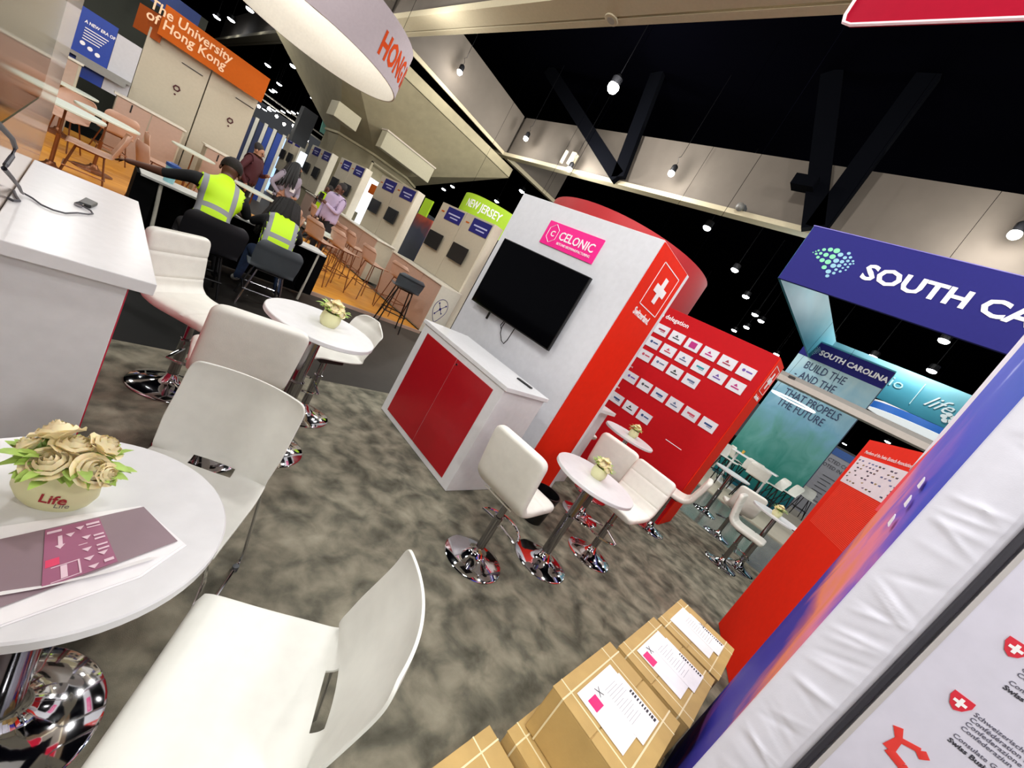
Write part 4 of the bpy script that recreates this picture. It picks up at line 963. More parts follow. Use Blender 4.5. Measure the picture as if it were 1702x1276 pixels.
for x, y, az, lab in [(12.4, 1.85, 250, 'white shell stool half hidden by the red wall corner, at the teal tower'), (12.9, 1.35, 20, 'white shell stool with back to viewer at the left end of the high table'),
                      (12.1, 1.05, 0, 'white shell stool with broad back to viewer before the high table'), (13.2, 0.72, 120, 'white shell stool in profile right of the high table'),
                      (14.0, 0.42, 120, 'white shell stool in profile at the right end by the teal tower edge'), (13.9, 1.9, 300, 'white shell stool behind the left end of the high table'), (17.5, -0.05, 200, 'white shell stool beyond the teal tower before the grey poster')]:
    place(SH, x, y, math.radians(az), lab, GS, z=0.03)
ht = root('high_table', 'white high table among the shell stools before the teal tower', 'table', (13.3, 1.3, 0.03))
MB().box(12.95, 13.55, 0.75, 2.0, 1.02, 1.06).build('tabletop', white_gloss, ht, bevel=0.01)
for y in (0.9, 1.85): MB().tube([(13.25, y, 1.02), (13.25, y, 0.03)], 0.03, 10).build('leg', white_gloss, ht)
MB().box(13.0, 13.5, 0.85, 1.9, 0.03, 0.05).build('foot_plate', white_gloss, ht)
cpt = root('drink_cup', 'small amber cup on the high table', 'cup', (13.2, 1.75, 1.06)); MB().lathe([(0.03, 0), (0.04, 0.1)], (13.2, 1.75, 1.06), 12).build('cup', mat('amber', '#c8a040', 0.3), cpt)

# ------------------------------------------------------------------ beige booth on the left
HT = round_table(0.8, 0.34, 0.012, 'bistro_table')
HT.children[0].data = HT.children[0].data.copy()
for ch in HT.children:
    if ch.name.startswith('tabletop'): ch.data.materials[0] = mint_white
    elif ch.name.startswith(('pole', 'base')):
        ch.data = ch.data.copy(); ch.data.materials[0] = bronze
for x, y, z, lab in [(0.2, 8.85, 0.05, 'long-looking pale round table in front of the beige counters at upper left'), (1.38, 10.56, 0.05, 'pale round table right behind the drink cup and hi-vis man'),
                  (-0.16, 7.8, 0.05, 'pale round table low at the left above the near counter'), (-0.25, 10.9, 0.05, 'pale round table under the blue poster'),
                  (2.1, 9.0, 0.05, 'pale round table right of the hi-vis man'), (3.0, 10.6, 0.05, 'pale round table between the standing woman and the stools'), (2.97, 7.75, 0.05, 'pale round table in front of the row of tan stools')]:
    place(HT, x, y, 0, lab, z=z)
LC = wire_stool(0.46, tan_shell, bronze, 'wire_chair', 0.01, cat='chair', back=0.36)
LC['category'] = 'chair'
for x, y, az, lab in [(0.12, 7.62, 180, 'tan shell chair in profile on the orange floor near the counter'), (0.75, 7.75, 15, 'tan shell chair with its back edge seen just behind the cup'), (0.9, 9.4, 0, 'tan shell chair facing right behind the large pale table'),
                      (1.45, 9.2, 190, 'tan shell chair with seat back above the drink cup'), (-0.2, 9.6, 250, 'tan shell chair under the blue poster table'), (0.35, 10.6, 100, 'tan shell chair with back to viewer below the blue poster'),
                      (2.95, 9.95, 100, 'tan shell chair next to the hi-vis man and the standing woman'), (2.5, 8.3, 170, 'tan shell chair beside the hi-vis man\'s shoulder')]:
    place(LC, x, y, math.radians(az), lab, 'tan shell chairs in the beige booth', z=0.05)
HS = wire_stool(0.72, tan_shell, bronze, 'wire_stool', 0.009, back=0.28)
for x, y, az, lab in [(2.75, 7.15, 20, 'tan wire stool at the left end of the row, by the black-clothed table'), (3.25, 7.4, 15, 'second tan wire stool from the left in the row at the counter'), (3.85, 7.35, 10, 'third tan wire stool in the row, with largest back'),
                      (4.0, 8.6, 5, 'tan wire stool at the counter below the middle pair of small screens'), (4.05, 9.7, 5, 'tan wire stool at the counter beside the man with a phone'), (4.0, 11.0, 0, 'tan wire stool at the counter behind the man with a phone'),
                      (3.9, 9.15, 30, 'tan wire stool behind the row, left of the middle counter'), (4.3, 6.95, 20, 'tan wire stool just behind the dark grey stool')]:
    place(HS, x, y, math.radians(az), lab, 'tan wire stools along the beige counter', z=0.05)
GSt = wire_stool(0.76, grey_plast, black_metal, 'dark_stool', 0.011, 'dark grey stool with black wire legs at the corner of the orange platform', xb=True, back=0.26, w=0.46)
GSt.location = (3.88, 6.1, 0.0); GSt.rotation_euler = (0, 0, math.radians(70))

def counter(x0, x1, y0, y1, h, lab, front='x'):
    t = root('counter_unit', lab, 'counter', ((x0 + x1) / 2, (y0 + y1) / 2, 0.05))
    MB().box(x0 + 0.02, x1, y0 + 0.02, y1 - 0.02, 0.055, h - 0.03).build('carcass', pale_beige, t)
    MB().box(x0 - 0.02, x1 + 0.02, y0 - 0.01, y1 + 0.01, h - 0.03, h).build('worktop', counter_white, t, bevel=0.004)
    if front == 'x':
        n = max(2, round((y1 - y0) / 0.8)); w_ = (y1 - y0 - 0.04) / n
        for i in range(n):
            MB().box(x0 + 0.005, x0 + 0.02, y0 + 0.03 + i * w_, y0 + 0.02 + (i + 1) * w_ - 0.01, 0.08, h - 0.04).build('front_panel', beige, t)
    else:
        n = max(2, round((x1 - x0) / 0.6)); w_ = (x1 - x0 - 0.04) / n
        for i in range(n):
            MB().box(x0 + 0.03 + i * w_, x0 + 0.02 + (i + 1) * w_ - 0.01, y0 + 0.005, y0 + 0.02, 0.08, h - 0.04).build('front_panel', beige, t)
        MB().box(x0 + 0.22, x0 + 0.24, y0 - 0.002, y0 + 0.006, h - 0.2, h - 0.06).build('handle', black_plast, t)
    return t
c1 = counter(4.85, 5.36, 6.5, 8.75, 1.08, 'beige counter with the blue molecule mark on its white end')
e = MB().box(4.83, 5.36, 6.488, 6.5, 0.05, 1.05).build('end_panel', mat('end_white', '#d3cfc0', 0.5), c1)
k = MB()
def disc_y(cx_, cz, r, m_, n=16, y=6.486): m_.prism([(cx_ + r * math.cos(i * TAU / n), y, cz + r * math.sin(i * TAU / n)) for i in range(n)], (0, -0.002, 0))
for (a, b, r) in [(5.05, 0.62, 0.028), (4.97, 0.73, 0.018), (5.15, 0.72, 0.018), (4.97, 0.5, 0.018), (5.12, 0.54, 0.016)]: disc_y(a, b, r, k)
for (a, b) in [((5.05, 0.62), (4.97, 0.73)), ((5.05, 0.62), (5.15, 0.72)), ((5.05, 0.62), (4.97, 0.5)), ((5.05, 0.62), (5.12, 0.54))]:
    k.tube([(a[0], 6.485, a[1]), (b[0], 6.485, b[1])], 0.006, 5)
k.tube([(5.05 + 0.165 * math.cos(a) * (1 if math.sin(a) > -0.2 else 1 - 0.55 * (-math.sin(a) - 0.2)), 6.485, 0.63 + 0.2 * math.sin(a) * (1 if math.sin(a) > 0 else 1.45)) for a in [i * TAU / 40 for i in range(40)]], 0.005, 5, closed=True)
k.build('molecule_mark', navy, e)
counter(4.85, 5.36, 9.6, 12.2, 1.1, 'beige counter below the middle pair of small screens')
counter(4.85, 5.36, 13.0, 15.3, 1.1, 'beige counter below the third pair of small screens')
counter(0.25, 1.25, 11.3, 11.8, 1.1, 'beige counter with white top before the cream booth panels', 'y')
counter(1.6, 2.35, 11.2, 11.7, 1.05, 'beige counter with white top right behind the hi-vis man', 'y')
counter(-0.62, -0.2, 11.1, 11.5, 1.25, 'beige counter with white top left of the blue poster', 'y')
def pair(y0, y1, x, lab):
    t = root('exhibit_stand', lab, 'display panel', (x, (y0 + y1) / 2, 1.1)); ym = (y0 + y1) / 2
    for (a, b) in ((y0, ym - 0.008), (ym + 0.008, y1)):
        p = MB().box(x, x + 0.1, a, b, 1.08, 2.62).build('panel', pale_beige, t, bevel=0.004)
        s_ = MB().box(x - 0.012, x, a + 0.05, b - 0.32, 2.29, 2.58).build('blue_sign', navy, t)
        c = (a + b - 0.27) / 2
        k = MB().box(x - 0.016, x - 0.012, c - 0.25, c + 0.22, 2.43, 2.46).box(x - 0.016, x - 0.012, c - 0.2, c + 0.1, 2.36, 2.385); k.build('sign_line', mat('sign_ink', '#b9bbe0', 0.5), s_)
        MB().box(x - 0.006, x, b - 0.22, b - 0.1, 2.42, 2.45).build('small_mark', orange_sign, t)
        mo = MB().box(x - 0.075, x - 0.045, a + 0.3, a + 0.88, 1.58, 1.94).build('small_screen', black_plast, t, bevel=0.006)
        MB().box(x - 0.045, x, a + 0.5, a + 0.68, 1.68, 1.84).build('bracket', black_metal, mo)
    MB().box(x - 0.01, x + 0.2, y0 - 0.06, y0, 0.05, 2.62).build('edge_post', mat('edge_cream', '#ded6c2', 0.5), t)
    return t
pair(6.65, 8.68, 5.4, 'beige panel pair with two small black screens nearest the white tower')
pair(9.92, 12.05, 5.4, 'beige panel pair with two small black screens in front of the concrete column, nearer one')
pair(13.2, 15.25, 5.4, 'beige panel pair with two small black screens in front of the concrete column, farther one')
pair(16.15, 18.3, 5.4, 'beige panel pair with two small black screens left of the concrete column')
pair(19.5, 21.6, 5.4, 'beige panel pair with two small screens farthest down the row')
lp = root('lit_poster', 'bright white and blue lit poster far down the beige row', 'lit poster', (5.4, 22.2, 1.2))
MB().box(5.4, 5.5, 21.75, 23.2, 0.0, 2.4).build('lit_face', mat('lit_blue', '#cfe4ff', 0.4, emit='#a9d0ff', es=1.1), lp)
lp = root('lit_poster', 'small white lit poster between the far panel pairs', 'lit poster', (5.4, 19.2, 1.5)); MB().box(5.4, 5.5, 18.75, 19.3, 0.0, 2.2).build('lit_face', lightbox, lp)
lp = root('lit_poster', 'white lit poster seen between the two nearer panel pairs', 'lit poster', (5.6, 12.6, 1.3)); MB().box(5.9, 6.0, 12.6, 13.6, 0.0, 2.0).build('lit_face', lightbox, lp)
MB().box(5.9, 6.0, 12.6, 13.6, 2.05, 2.35).build('orange_face', orange_sign, lp)
rp2 = root('dark_poster', 'dark blue and red poster behind the nearest beige panel pair', 'poster', (6.5, 11.0, 0.8))
MB().box(6.5, 6.56, 10.5, 11.42, 0.6, 2.24).build('poster_face', ramp_mat('dusk_red_print', [(0, '#141a30'), (0.5, '#1f2745'), (0.75, '#7a2a28'), (1, '#c2502c')], (0, 0, 1), 1.3, 2.3, 0.5, (3, 3, 3)), rp2)
MB().box(6.45, 6.9, 9.0, 9.9, 0.0, 1.0).build('plinth', white_matte, rp2)
gs_ = root('lime_banner', 'small lime banner beside the concrete column', 'banner', (7.0, 12.0, 2.3)); MB().box(7.0, 7.05, 11.78, 12.26, 2.1, 2.82).build('cloth', lime, gs_); MB().box(7.05, 7.09, 12.0, 12.05, 0.0, 2.8).build('pole', black_plast, gs_)
nj = ring('hanging_ring_sign', 'lime green ring sign reading NEW JERSEY', 9.1, 10.85, 1.5, 3.05, 3.62, lime, mat('lime_inner', '#8fb412', 0.6))
ring_text('NEW JERSEY', 0.36, ink_white, nj, 9.1, 10.85, 1.5, 3.2, math.radians(166), 1, sx=0.7) if False else None
def ring_text2(s, size, m, par, cx_, cy_, r, z, a_start, sx=1.0, **k):
    """letters wrap the outside of the ring, read from outside, starting at angle a_start and running counter-clockwise as seen from below = decreasing left to right"""
    o = txt(s, size, m, None, (0, 0, 0), (1, 0, 0), (0, 0, 1), **k); T = WM[par].translation
    for v in o.data.vertices:
        a = a_start + v.co.x * sx / r; rr = r + 0.004 - v.co.y
        v.co = (cx_ + rr * math.cos(a) - T.x, cy_ + rr * math.sin(a) - T.y, v.co.z + z - T.z)
    o.parent = par; WM[o] = WM[par]; return o
ring_text2('NEW JERSEY', 0.34, ink_white, nj, 9.1, 10.85, 1.5, 3.22, math.radians(172), sx=0.74, bold=0.006)
for a in (0.3, 2.4, 4.4):
    MB().tube([(9.1 + 1.48 * math.cos(a), 10.85 + 1.48 * math.sin(a), 3.62), (9.1 + 1.48 * math.cos(a), 10.85 + 1.48 * math.sin(a), 9.19)], 0.004, 5).build('suspension_wire', black_deck, nj)
hk = ring('hanging_ring_sign', 'big white ring sign overhead reading HONG KONG in orange', 2.45, 11.05, 1.86, 4.0, 4.92, mat('ring_mauve', '#a0959a', 0.8, spec=0.1), mat('ring_cream', '#e9e4d8', 0.6), n=96)
ring_text2('HONG KONG', 0.58, ink_orange, hk, 2.45, 11.05, 1.86, 4.22, math.radians(291), sx=0.6, bold=0.02)
for a in (0.3, 2.4, 4.4):
    MB().tube([(2.45 + 1.84 * math.cos(a), 11.05 + 1.84 * math.sin(a), 4.92), (2.45 + 1.84 * math.cos(a), 11.05 + 1.84 * math.sin(a), 9.19)], 0.004, 5).build('suspension_wire', black_deck, hk)
# cream booth wall with orange head
uw = root('booth_backdrop', 'cream booth wall with orange lettered head at upper left', 'booth wall', (1.3, 12.2, 0.05))
for (a, b) in ((0.42, 1.4), (1.42, 2.28)):
    MB().box(a, b, 12.1, 12.25, 0.05, 2.45).build('panel', pale_beige, uw, bevel=0.004)
    c = (a + b) / 2 + 0.1
    k = MB(); k.tube([(c + 0.05 * math.cos(i * TAU / 6), 12.09, 1.72 + 0.05 * math.sin(i * TAU / 6)) for i in range(6)], 0.014, 5, closed=True); disc_y(c, 1.6, 0.018, k, 8, 12.09); k.build('hexagon_mark', maroon, uw)
    MB().box(c - 0.05, c + 0.3, 12.085, 12.1, 2.2, 2.215).build('slot_line', black_plast, uw)
MB().box(0.52, 2.3, 11.9, 11.96, 2.4, 2.93).build('head_band', orange_sign, uw)
MB().slab((0.22, 12.35), (0.56, 11.98), 0.05, 2.28, 2.72).build('head_band_end', mat('orange_dark', '#a84e14', 0.6), uw)
txt('The University\nof Hong Kong', 0.235, mat('pale_orange_ink', '#f2c8a0', 0.5), uw, (0.32, 11.89, 2.72), (1, 0, 0), (0, 0, 1), bold=0.004, sx=0.92, lines=0.82)
bp_ = root('blue_poster', 'blue poster with white figures on the back wall at upper left', 'poster', (-0.1, 12.2, 1.0))
MB().box(-0.42, 0.07, 12.1, 12.14, 1.0, 2.1).build('poster_face', mat('royal_blue', '#123a9c', 0.5), bp_)
MB().box(0.075, 0.412, 12.1, 12.14, 1.0, 2.02).build('blank_face', mat('pale_blank', '#c9c8cc', 0.5), bp_)
txt('A NEW ERA OF', 0.07, ink_white, bp_, (-0.32, 12.095, 1.88), (1, 0, 0), (0, 0, 1), bold=0.002, sx=0.8)
k = MB()
for i, (a, b) in enumerate([(-0.28, 1.55), (-0.18, 1.52), (-0.08, 1.49)]): disc_y(a, b, 0.035, k, 10, 12.095)
for i in range(5): k.box(-0.3, 0.0 - 0.02 * i, 12.09, 12.098, 1.8 - i * 0.045, 1.815 - i * 0.045)
k.build('white_figures', ink_white, bp_)
MB().box(-0.45, 0.41, 11.95, 12.1, 1.3, 1.36).box(-0.3, 0.35, 11.94, 11.96, 1.22, 1.3).build('shelf', MATS['beam_grey'] if 'beam_grey' in MATS else grey_plast, bp_)
dw = root('room_divider', 'dark far partition behind the cream booth wall', 'partition', (0.5, 14, 0)); MB().box(-3, 1.3, 14, 14.1, 0.01, 3.4).build('panel', mat('dark_olive', '#25281f', 0.8), dw)
bn = root('overhead_banner', 'dark blue banner above the orange head', 'banner', (0.6, 13.2, 2.9)); MB().box(0.1, 1.1, 13.2, 13.24, 2.95, 3.3).build('cloth', mat('dark_blue_cloth', '#14306c', 0.6), bn)
for i, (a, w_) in enumerate([(2.98, 0.12), (3.22, 0.13), (3.46, 0.14), (3.72, 0.16)]):
    o = MB().box(a, a + w_, 16.0, 16.05, 0.0, 2.2).build('upright_banner', mat('deep_blue_cloth', '#16264e', 0.6) if i < 2 else mat('royal_cloth', '#1c3f94', 0.6)); tag(o, '%s upright blue banner from the left in the far row by the cream wall' % ['first', 'second', 'third', 'fourth'][i], 'banner', 'narrow blue banners far behind the cream wall')
    o = MB().box(a + w_, a + w_ + 0.09, 15.98, 16.05, 0.0, 2.25).build('banner_post', mat('post_pale', '#cfcdc0', 0.5)); tag(o, 'pale post just right of the %s upright blue banner' % ['first', 'second', 'third', 'fourth'][i], 'post', 'pale posts between blue banners')
o = MB().box(4.64, 5.13, 18, 18.4, 2.3, 3.55).build('dark_pillar', mat('dark_grey_box', '#34373a', 0.7)); tag(o, 'dark grey square pillar top in the far left distance', 'pillar')
o = MB().prism([(5.9, 20, 3.8), (6.9, 20, 4.1), (7.0, 20, 3.3), (5.95, 20, 3.3)], (0, 0.05, 0)).build('hanging_banner', mat('pale_teal_cloth', '#6fa79c', 0.6, noise=0.3, nscale=2)); tag(o, 'pale teal hanging banner behind the column at left', 'banner')
tr_ = root('lighting_truss', 'silver lighting truss crowded with lamps far at left', 'truss', (3.6, 20, 3.0))
for dz in (0, 0.22): MB().tube([(1.8, 20, 3.15 + dz), (6.2, 20, 3.0 + dz)], 0.03, 6).build('truss_tube', MATS['beam_grey'], tr_)
for i in range(12):
    x = 2.3 + i * 0.3; MB().sphere((x, 19.8, 3.0 - 0.012 * i - (i % 3) * 0.08), 0.055, 8, 5).build('truss_lamp', bulb, tr_)

# ------------------------------------------------------------------ black-clothed work table and the people
wt = root('work_table', 'long table with black cloth in the dark aisle where two workers sit', 'table', (1.4, 6.1, 0))
MB().box(0.45, 2.42, 5.9, 6.3, 0.72, 0.745).build('tabletop', mat('table_grey_white', '#c9c9c4', 0.5), wt, bevel=0.004)
MB().box(0.43, 2.44, 6.2, 6.32, 0.04, 0.735).box(2.3, 2.445, 5.93, 6.32, 0.12, 0.735).box(0.42, 0.6, 5.93, 6.3, 0.1, 0.735).build('black_cloth', black_cloth, wt)
for x, y in ((2.33, 5.94), (0.62, 5.94)):
    MB().tube([(x, y, 0.72), (x - 0.02 * (1 if x > 1 else -3), y, 0.0)], 0.018, 8).build('leg', mat('leg_pale', '#b9b5a8', 0.5), wt)
wc = root('drink_cup', 'pale blue insulated cup with dark blue lid on the black-clothed table', 'cup', (0.62, 6.0, 0.745))
MB().lathe([(0.045, 0), (0.06, 0.17)], (0.68, 6.1, 0.745), 16).build('cup', mat('cup_blue', '#8fc4cc', 0.4), wc, smooth=True); MB().lathe([(0.066, 0.17), (0.066, 0.2), (0.03, 0.215)], (0.68, 6.1, 0.745), 16).build('lid', mat('lid_blue', '#2a4a8c', 0.4), wc)

def grow(name, joints, edges, sub=2):
    """one continuous skinned surface from a skeleton {name: (pos, radius)}; returns a mesh"""
    nm = list(joints); idx = {n_: i for i, n_ in enumerate(nm)}
    me = bpy.data.meshes.new(name); me.from_pydata([joints[n_][0] for n_ in nm], [(idx[a], idx[b]) for a, b in edges], [])
    o = bpy.data.objects.new(name, me); COL.objects.link(o)
    o.modifiers.new('skin', 'SKIN'); sv = me.skin_vertices[0].data
    for i, n_ in enumerate(nm):
        r = joints[n_][1]; r = r if isinstance(r, tuple) else (r, r); sv[i].radius = r; sv[i].use_root = (i == 0)
    su = o.modifiers.new('sub', 'SUBSURF'); su.levels = sub; su.render_levels = sub
    dg = bpy.context.evaluated_depsgraph_get(); out = bpy.data.meshes.new_from_object(o.evaluated_get(dg)); bpy.data.objects.remove(o)
    return out
def vest_mat(a, b):
    m = bpy.data.materials.new('hi_vis_vest'); m.use_nodes = True; nt = m.node_tree; bs = nt.nodes['Principled BSDF']; bs.inputs['Roughness'].default_value = 0.6
    ax = (b - a).normalized()
    tc = nt.nodes.new('ShaderNodeTexCoord'); sp_x = nt.nodes.new('ShaderNodeSeparateXYZ'); nt.links.new(tc.outputs['Object'], sp_x.inputs[0])
    def mth(op, x, y=0.0, c=0.0):
        n = nt.nodes.new('ShaderNodeMath'); n.operation = op
        for i, q in enumerate((x, y, c)):
            if hasattr(q, 'links'): nt.links.new(q, n.inputs[i])
            else: n.inputs[i].default_value = q
        return n.outputs[0]
    d = nt.nodes.new('ShaderNodeVectorMath'); d.operation = 'DOT_PRODUCT'; nt.links.new(tc.outputs['Object'], d.inputs[0]); d.inputs[1].default_value = ax
    h = d.outputs['Value']; band = mth('COMPARE', h, a.dot(ax) + 0.05, 0.028)
    v = mth('COMPARE', mth('ABSOLUTE', sp_x.outputs[0]), 0.135, 0.024)
    f = mth('MAXIMUM', band, v)
    mx = nt.nodes.new('ShaderNodeMixRGB'); mx.inputs[1].default_value = lin('#c2f000'); mx.inputs[2].default_value = lin('#8e9094')
    nt.links.new(f, mx.inputs[0]); nt.links.new(mx.outputs[0], bs.inputs['Base Color']); return m
def seg_d(p, a, b):
    ab = b - a; t = max(0, min(1, (p - a).dot(ab) / max(1e-9, ab.dot(ab)))); return (p - a - ab * t).length
def person(label, loc, rz, J, mats_, vest=None, hair='short', skin=None, coat=None):
    """J: joint positions, facing local +Y. mats_: function(bone)->material index list [skin, top, trousers, shoes]"""
    t = root('person', label, 'person', loc, rz)
    V_ = lambda n_: Vector(J[n_])
    E_ = [('pelvis', 'belly'), ('belly', 'chest'), ('chest', 'neck'), ('neck', 'chin'), ('chin', 'head'), ('head', 'crown')]
    Rr = {'pelvis': (0.15, 0.12), 'belly': (0.145, 0.11), 'chest': (0.17, 0.12), 'neck': 0.06, 'chin': 0.065, 'head': (0.088, 0.1), 'crown': 0.07}
    jo = {n_: (J[n_], Rr[n_]) for n_ in Rr}
    for s in 'LR':
        for a, r in (('sh', 0.072), ('el', 0.048), ('wr', 0.03), ('pa', (0.038, 0.022)), ('hip', 0.1), ('kn', 0.068), ('an', 0.042), ('toe', 0.04)): jo[a + s] = (J[a + s], r)
        E_ += [('chest', 'sh' + s), ('sh' + s, 'el' + s), ('el' + s, 'wr' + s), ('wr' + s, 'pa' + s), ('pelvis', 'hip' + s), ('hip' + s, 'kn' + s), ('kn' + s, 'an' + s), ('an' + s, 'toe' + s)]
    me = grow('body', jo, E_, 3 if vest else 2)
    # fingers, rooted inside the palm, as short bent tubes joined to the same mesh
    fb = MB()
    for s in 'LR':
        p = V_('pa' + s); d = (p - V_('wr' + s)).normalized(); side = d.cross(Vector((0, 0, 1)));
        side = side.normalized() if side.length > 0.1 else Vector((1, 0, 0)); up = side.cross(d)
        for i, (o_, L) in enumerate([(-0.026, 0.06), (-0.009, 0.072), (0.009, 0.068), (0.026, 0.052)]):
            b = p + side * o_; fb.tube([b - d * 0.01, b + d * L * 0.5 - up * 0.006, b + d * L - up * 0.026], [0.009, 0.008, 0.006], 6)
        b = p - d * 0.02 + side * (0.034 if s == 'L' else -0.034); fb.tube([b, b + side * (0.02 if s == 'L' else -0.02) + d * 0.025, b + side * (0.018 if s == 'L' else -0.018) + d * 0.05], [0.011, 0.009, 0.007], 6)
    hc = V_('head'); fw = (Vector(J['face']) - hc).normalized(); upv = (V_('crown') - V_('chin')).normalized(); rt_ = fw.cross(upv).normalized()
    fb.tube([hc + fw * 0.088 + upv * 0.03, hc + fw * 0.115 - upv * 0.015, hc + fw * 0.09 - upv * 0.02], [0.01, 0.014, 0.008], 6)   # nose
    for s_ in (-1, 1):
        fb.sphere(tuple(hc + rt_ * 0.09 * s_ - upv * 0.01), 0.024, 8, 5, 0.6, 1, 1.2)                                             # ears
    bm = bmesh.new(); bm.from_mesh(me)
    vv = [bm.verts.new(p) for p in fb.v]
    for f in fb.f:
        try: bm.faces.new([vv[i] for i in f])
        except ValueError: pass
    bm.to_mesh(me); bm.free()
    for m_ in mats_: me.materials.append(m_)
    bones = [('skin', 'neck', 'chin'), ('skin', 'chin', 'head'), ('skin', 'head', 'crown'), ('top', 'belly', 'chest'), ('top', 'chest', 'neck'), ('tro', 'pelvis', 'belly')]
    for s in 'LR':
        bones += [('top', 'chest', 'sh' + s), ('top', 'sh' + s, 'el' + s), ('arm', 'el' + s, 'wr' + s), ('skin', 'wr' + s, 'pa' + s), ('tro', 'pelvis', 'hip' + s), ('tro', 'hip' + s, 'kn' + s), ('tro', 'kn' + s, 'an' + s), ('shoe', 'an' + s, 'toe' + s)]
    tab = {'skin': 0, 'top': 1, 'arm': 1 if coat else 0, 'tro': 2, 'shoe': 3}
    torso = []
    for p in me.polygons:
        c = p.center; best = min(bones, key=lambda b: seg_d(c, V_(b[1]), V_(b[2])) - (0.06 if b[0] == 'top' and b[1] in ('belly', 'chest') else 0))
        if (c - hc).length < 0.135: best = ('skin', 'head', 'crown')
        p.material_index = tab[best[0]]; p.use_smooth = True
        if best[0] in ('top', 'tro') and best[1] in ('belly', 'chest', 'pelvis') and c.z > J['pelvis'][2] - 0.02 and abs(c.x - J['chest'][0]) < (0.185 if hair == 'short' or coat else 0.155): torso.append(p.index)
    o = bpy.data.objects.new('body', me); COL.objects.link(o); o.parent = t; WM[o] = WM[t]
    if vest or coat:
        bm = bmesh.new(); bm.from_mesh(me); bm.faces.ensure_lookup_table(); keep = set(torso)
        bmesh.ops.delete(bm, geom=[f for f in bm.faces if f.index not in keep], context='FACES')
        bm.normal_update()
        for v in bm.verts: v.co += v.normal * (0.016 if vest else 0.022)
        m2 = bpy.data.meshes.new('vest' if vest else 'cardigan'); bm.to_mesh(m2); bm.free(); m2.materials.clear()
        if vest:
            m2.materials.append(vest_mat(V_('belly'), V_('neck')))
            for p in m2.polygons: p.material_index = 0
        else:
            m2.materials.append(coat)
            for p in m2.polygons: p.material_index = 0
        ob = bpy.data.objects.new('safety_vest' if vest else 'cardigan', m2); COL.objects.link(ob); ob.parent = t; WM[ob] = WM[t]
        for p in m2.polygons: p.use_smooth = True
        so = ob.modifiers.new('solid', 'SOLIDIFY'); so.thickness = 0.006
    # face features
    ft = MB()
    for s_ in (-1, 1): ft.sphere(tuple(hc + fw * 0.088 + rt_ * 0.034 * s_ + upv * 0.02), 0.011, 8, 5)
    ft.build('eye', mat('eye_dark', '#1a1412', 0.3), t, world=False)
    ft = MB(); ft.tube([hc + fw * 0.088 - upv * 0.055 - rt_ * 0.026, hc + fw * 0.096 - upv * 0.057, hc + fw * 0.088 - upv * 0.055 + rt_ * 0.026], 0.006, 6); ft.build('mouth', mat('lip', '#7a3a38', 0.5), t, world=False)
    h = MB(); N = 16; M_ = 9; r0 = 0.103
    V = []; F = []
    for i in range(M_ + 1):
        th = (PI * 0.62) * i / M_
        for k in range(N):
            a = TAU * k / N; dv = (upv * math.cos(th) + (fw * math.cos(a) + rt_ * math.sin(a)) * math.sin(th))
            front = max(0, math.cos(a)) * max(0, (th - 0.9))
            V.append(hc + upv * 0.028 - fw * 0.008 + dv * (r0 - 0.05 * min(1, front * 1.3)) * 1.0)
    for i in range(M_):
        for k in range(N):
            l = (k + 1) % N; F.append((i * N + k, i * N + l, (i + 1) * N + l, (i + 1) * N + k))
    h.add(V, F)
    if hair == 'long':
        for k in range(15):
            a = PI * 0.32 + (TAU - PI * 0.64) * k / 14
            b = hc + upv * 0.03 + (fw * math.cos(a) + rt_ * math.sin(a)) * 0.1; q = (fw * math.cos(a) + rt_ * math.sin(a)) * 0.05
            dn = Vector((0, 0, -1)); rn = random.Random(k).uniform(-0.02, 0.02)
            h.tube([b + upv * 0.05, b + q * 0.6 + dn * 0.08, b + q * 1.5 + dn * (0.24 + rn) + rt_ * rn, b + q * 2.2 + dn * (0.42 + rn)], [0.032, 0.042, 0.042, 0.016], 7)
    h.build('hair', hair_short if hair == 'short' else hair_m, t, smooth=True, world=False)
    return t
# seated man leaning forward
J1 = dict(pelvis=(0, 0, 0.52), belly=(0, 0.08, 0.72), chest=(0.02, 0.24, 0.95), neck=(0.04, 0.36, 1.08), chin=(0.05, 0.42, 1.13), head=(0.06, 0.45, 1.2), crown=(0.06, 0.42, 1.29), face=(0.08, 0.56, 1.13),
          shL=(-0.2, 0.26, 1.0), elL=(-0.42, 0.4, 0.88), wrL=(-0.62, 0.52, 0.83), paL=(-0.7, 0.56, 0.81), shR=(0.22, 0.28, 0.98), elR=(0.34, 0.42, 0.82), wrR=(0.3, 0.62, 0.79), paR=(0.27, 0.69, 0.79),
          hipL=(-0.1, 0.04, 0.5), knL=(-0.16, 0.44, 0.5), anL=(-0.2, 0.36, 0.09), toeL=(-0.22, 0.5, 0.045), hipR=(0.1, 0.04, 0.5), knR=(0.16, 0.44, 0.5), anR=(0.24, 0.3, 0.09), toeR=(0.26, 0.44, 0.045))
person('seated man in hi-vis vest from behind, arm stretched to the left', (0.98, 5.22, 0), -0.05, J1, [skin_d, shirt_black, trousers_dark, black_plast], vest=True)
J2 = dict(J1); J2.update(belly=(0, 0.06, 0.7), chest=(0, 0.18, 0.89), neck=(0, 0.27, 1.0), chin=(0, 0.32, 1.04), head=(0, 0.35, 1.1), crown=(0, 0.33, 1.19), face=(0, 0.46, 1.03), shL=(-0.16, 0.2, 0.92), elL=(-0.27, 0.36, 0.8), wrL=(-0.18, 0.56, 0.79), paL=(-0.14, 0.62, 0.79), shR=(0.16, 0.2, 0.92), elR=(0.26, 0.36, 0.8), wrR=(0.16, 0.56, 0.79), paR=(0.12, 0.62, 0.79))
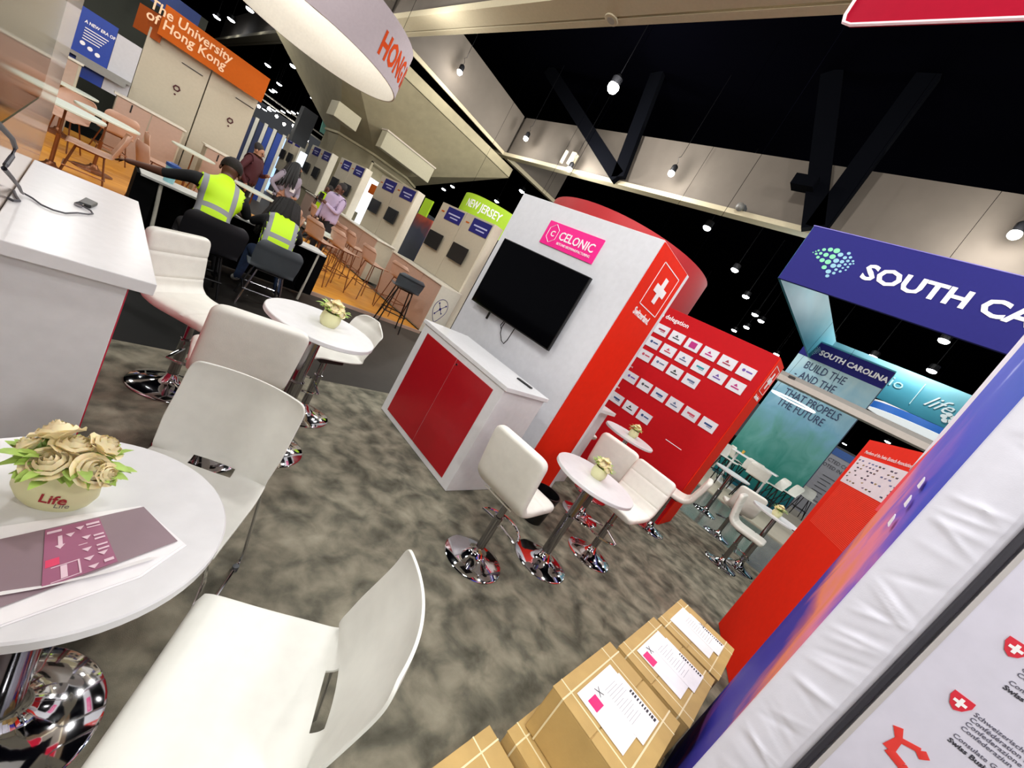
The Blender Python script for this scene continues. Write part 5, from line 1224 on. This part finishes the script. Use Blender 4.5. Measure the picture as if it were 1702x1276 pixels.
person('seated woman with long dark hair, hi-vis vest and jeans, from behind', (1.62, 5.28, 0), -0.15, J2, [skin_d, shirt_black, jeans, white_plast], vest=True, hair='long', coat=None)
ch = wire_stool(0.45, grey_plast, dark_chrome, 'office_chair', 0.012, 'dark grey shell chair under the seated woman with long hair', 'chair', back=0.34, w=0.46)
ch.location = (1.6, 5.12, 0); ch.rotation_euler = (0, 0, PI / 2 - 0.15)
for c in ch.children:
    pass
ch2 = wire_stool(0.45, mat('dark_navy_plastic', '#15161c', 0.5), black_metal, 'office_chair', 0.012, 'black chair under the seated man in the hi-vis vest', 'chair', back=0.36, w=0.52)
ch2.location = (0.98, 5.05, 0); ch2.rotation_euler = (0, 0, PI / 2 - 0.05)
# standing woman, looking up to the left
J3 = dict(pelvis=(0, 0, 0.9), belly=(0, 0.01, 1.05), chest=(0, 0.0, 1.24), neck=(0, 0.01, 1.38), chin=(0, 0.02, 1.43), head=(0, 0.02, 1.5), crown=(0, 0.01, 1.59), face=(-0.08, 0.1, 1.53),
          shL=(-0.17, 0, 1.31), elL=(-0.22, 0.06, 1.05), wrL=(-0.1, 0.2, 1.0), paL=(-0.04, 0.23, 1.0), shR=(0.17, 0, 1.31), elR=(0.3, -0.03, 1.08), wrR=(0.17, 0.06, 0.96), paR=(0.11, 0.09, 0.95),
          hipL=(-0.09, 0, 0.88), knL=(-0.1, 0.01, 0.48), anL=(-0.1, -0.02, 0.09), toeL=(-0.11, 0.12, 0.04), hipR=(0.09, 0, 0.88), knR=(0.1, 0.01, 0.48), anR=(0.11, -0.02, 0.09), toeR=(0.12, 0.12, 0.04))
pw = person('standing woman with long dark hair, lilac grey cardigan and badge, looking up', (2.62, 9.3, 0.05), PI + 0.4, J3, [skin_l, cardigan, trousers_dark, black_plast], hair='long', coat=cardigan)
MB().box(-0.05, 0.05, 0.155, 0.165, 1.08, 1.16).build('badge', paper, pw, world=False); MB().tube([(-0.06, 0.1, 1.36), (-0.02, 0.16, 1.2), (0, 0.165, 1.16)], 0.006, 5).build('lanyard', black_plast, pw, world=False)
J4 = dict(J3); J4.update(face=(0.0, 0.12, 1.46), elL=(-0.24, 0.08, 1.08), wrL=(-0.08, 0.26, 1.16), paL=(-0.03, 0.31, 1.18), wrR=(0.2, 0.1, 0.86), paR=(0.2, 0.13, 0.79))
person('person in maroon jacket beside the standing woman', (2.1, 9.75, 0.05), PI + 0.9, {k_2: (v[0], v[1], v[2] - 0.06 if v[2] > 0.2 else v[2]) for k_2, v in J4.items()}, [skin_l, maroon, trousers_dark, black_plast], coat=maroon)
pp = person('man in lilac shirt standing and looking at his phone beside the tan stools', (3.32, 8.75, 0.05), PI * 0.62, {k_2: (v[0], v[1], v[2] * 1.07) for k_2, v in J4.items()}, [skin_d, shirt_lilac, trousers_dark, black_plast], coat=shirt_lilac)
ph = root('mobile_phone', 'black phone held by the man in the lilac shirt', 'phone', (0, 0, 0)); WM[ph]
pm_ = WM[pp] @ Vector((-0.02, 0.36, 1.3)); MB().box(pm_.x - 0.04, pm_.x + 0.04, pm_.y - 0.006, pm_.y + 0.006, pm_.z - 0.07, pm_.z + 0.08).build('body', black_plast, ph)
person('person in hi-vis vest standing behind the beige counter', (4.5, 12.6, 0.0), 2.0, J4, [skin_d, shirt_black, trousers_dark, black_plast], vest=True)

# parts look for their lettering and leftovers
for o in list(bpy.data.objects):
    if o.parent is None and o.type == 'MESH' and 'kind' not in o.keys() and 'label' not in o.keys(): print('UNLABELLED', o.name)
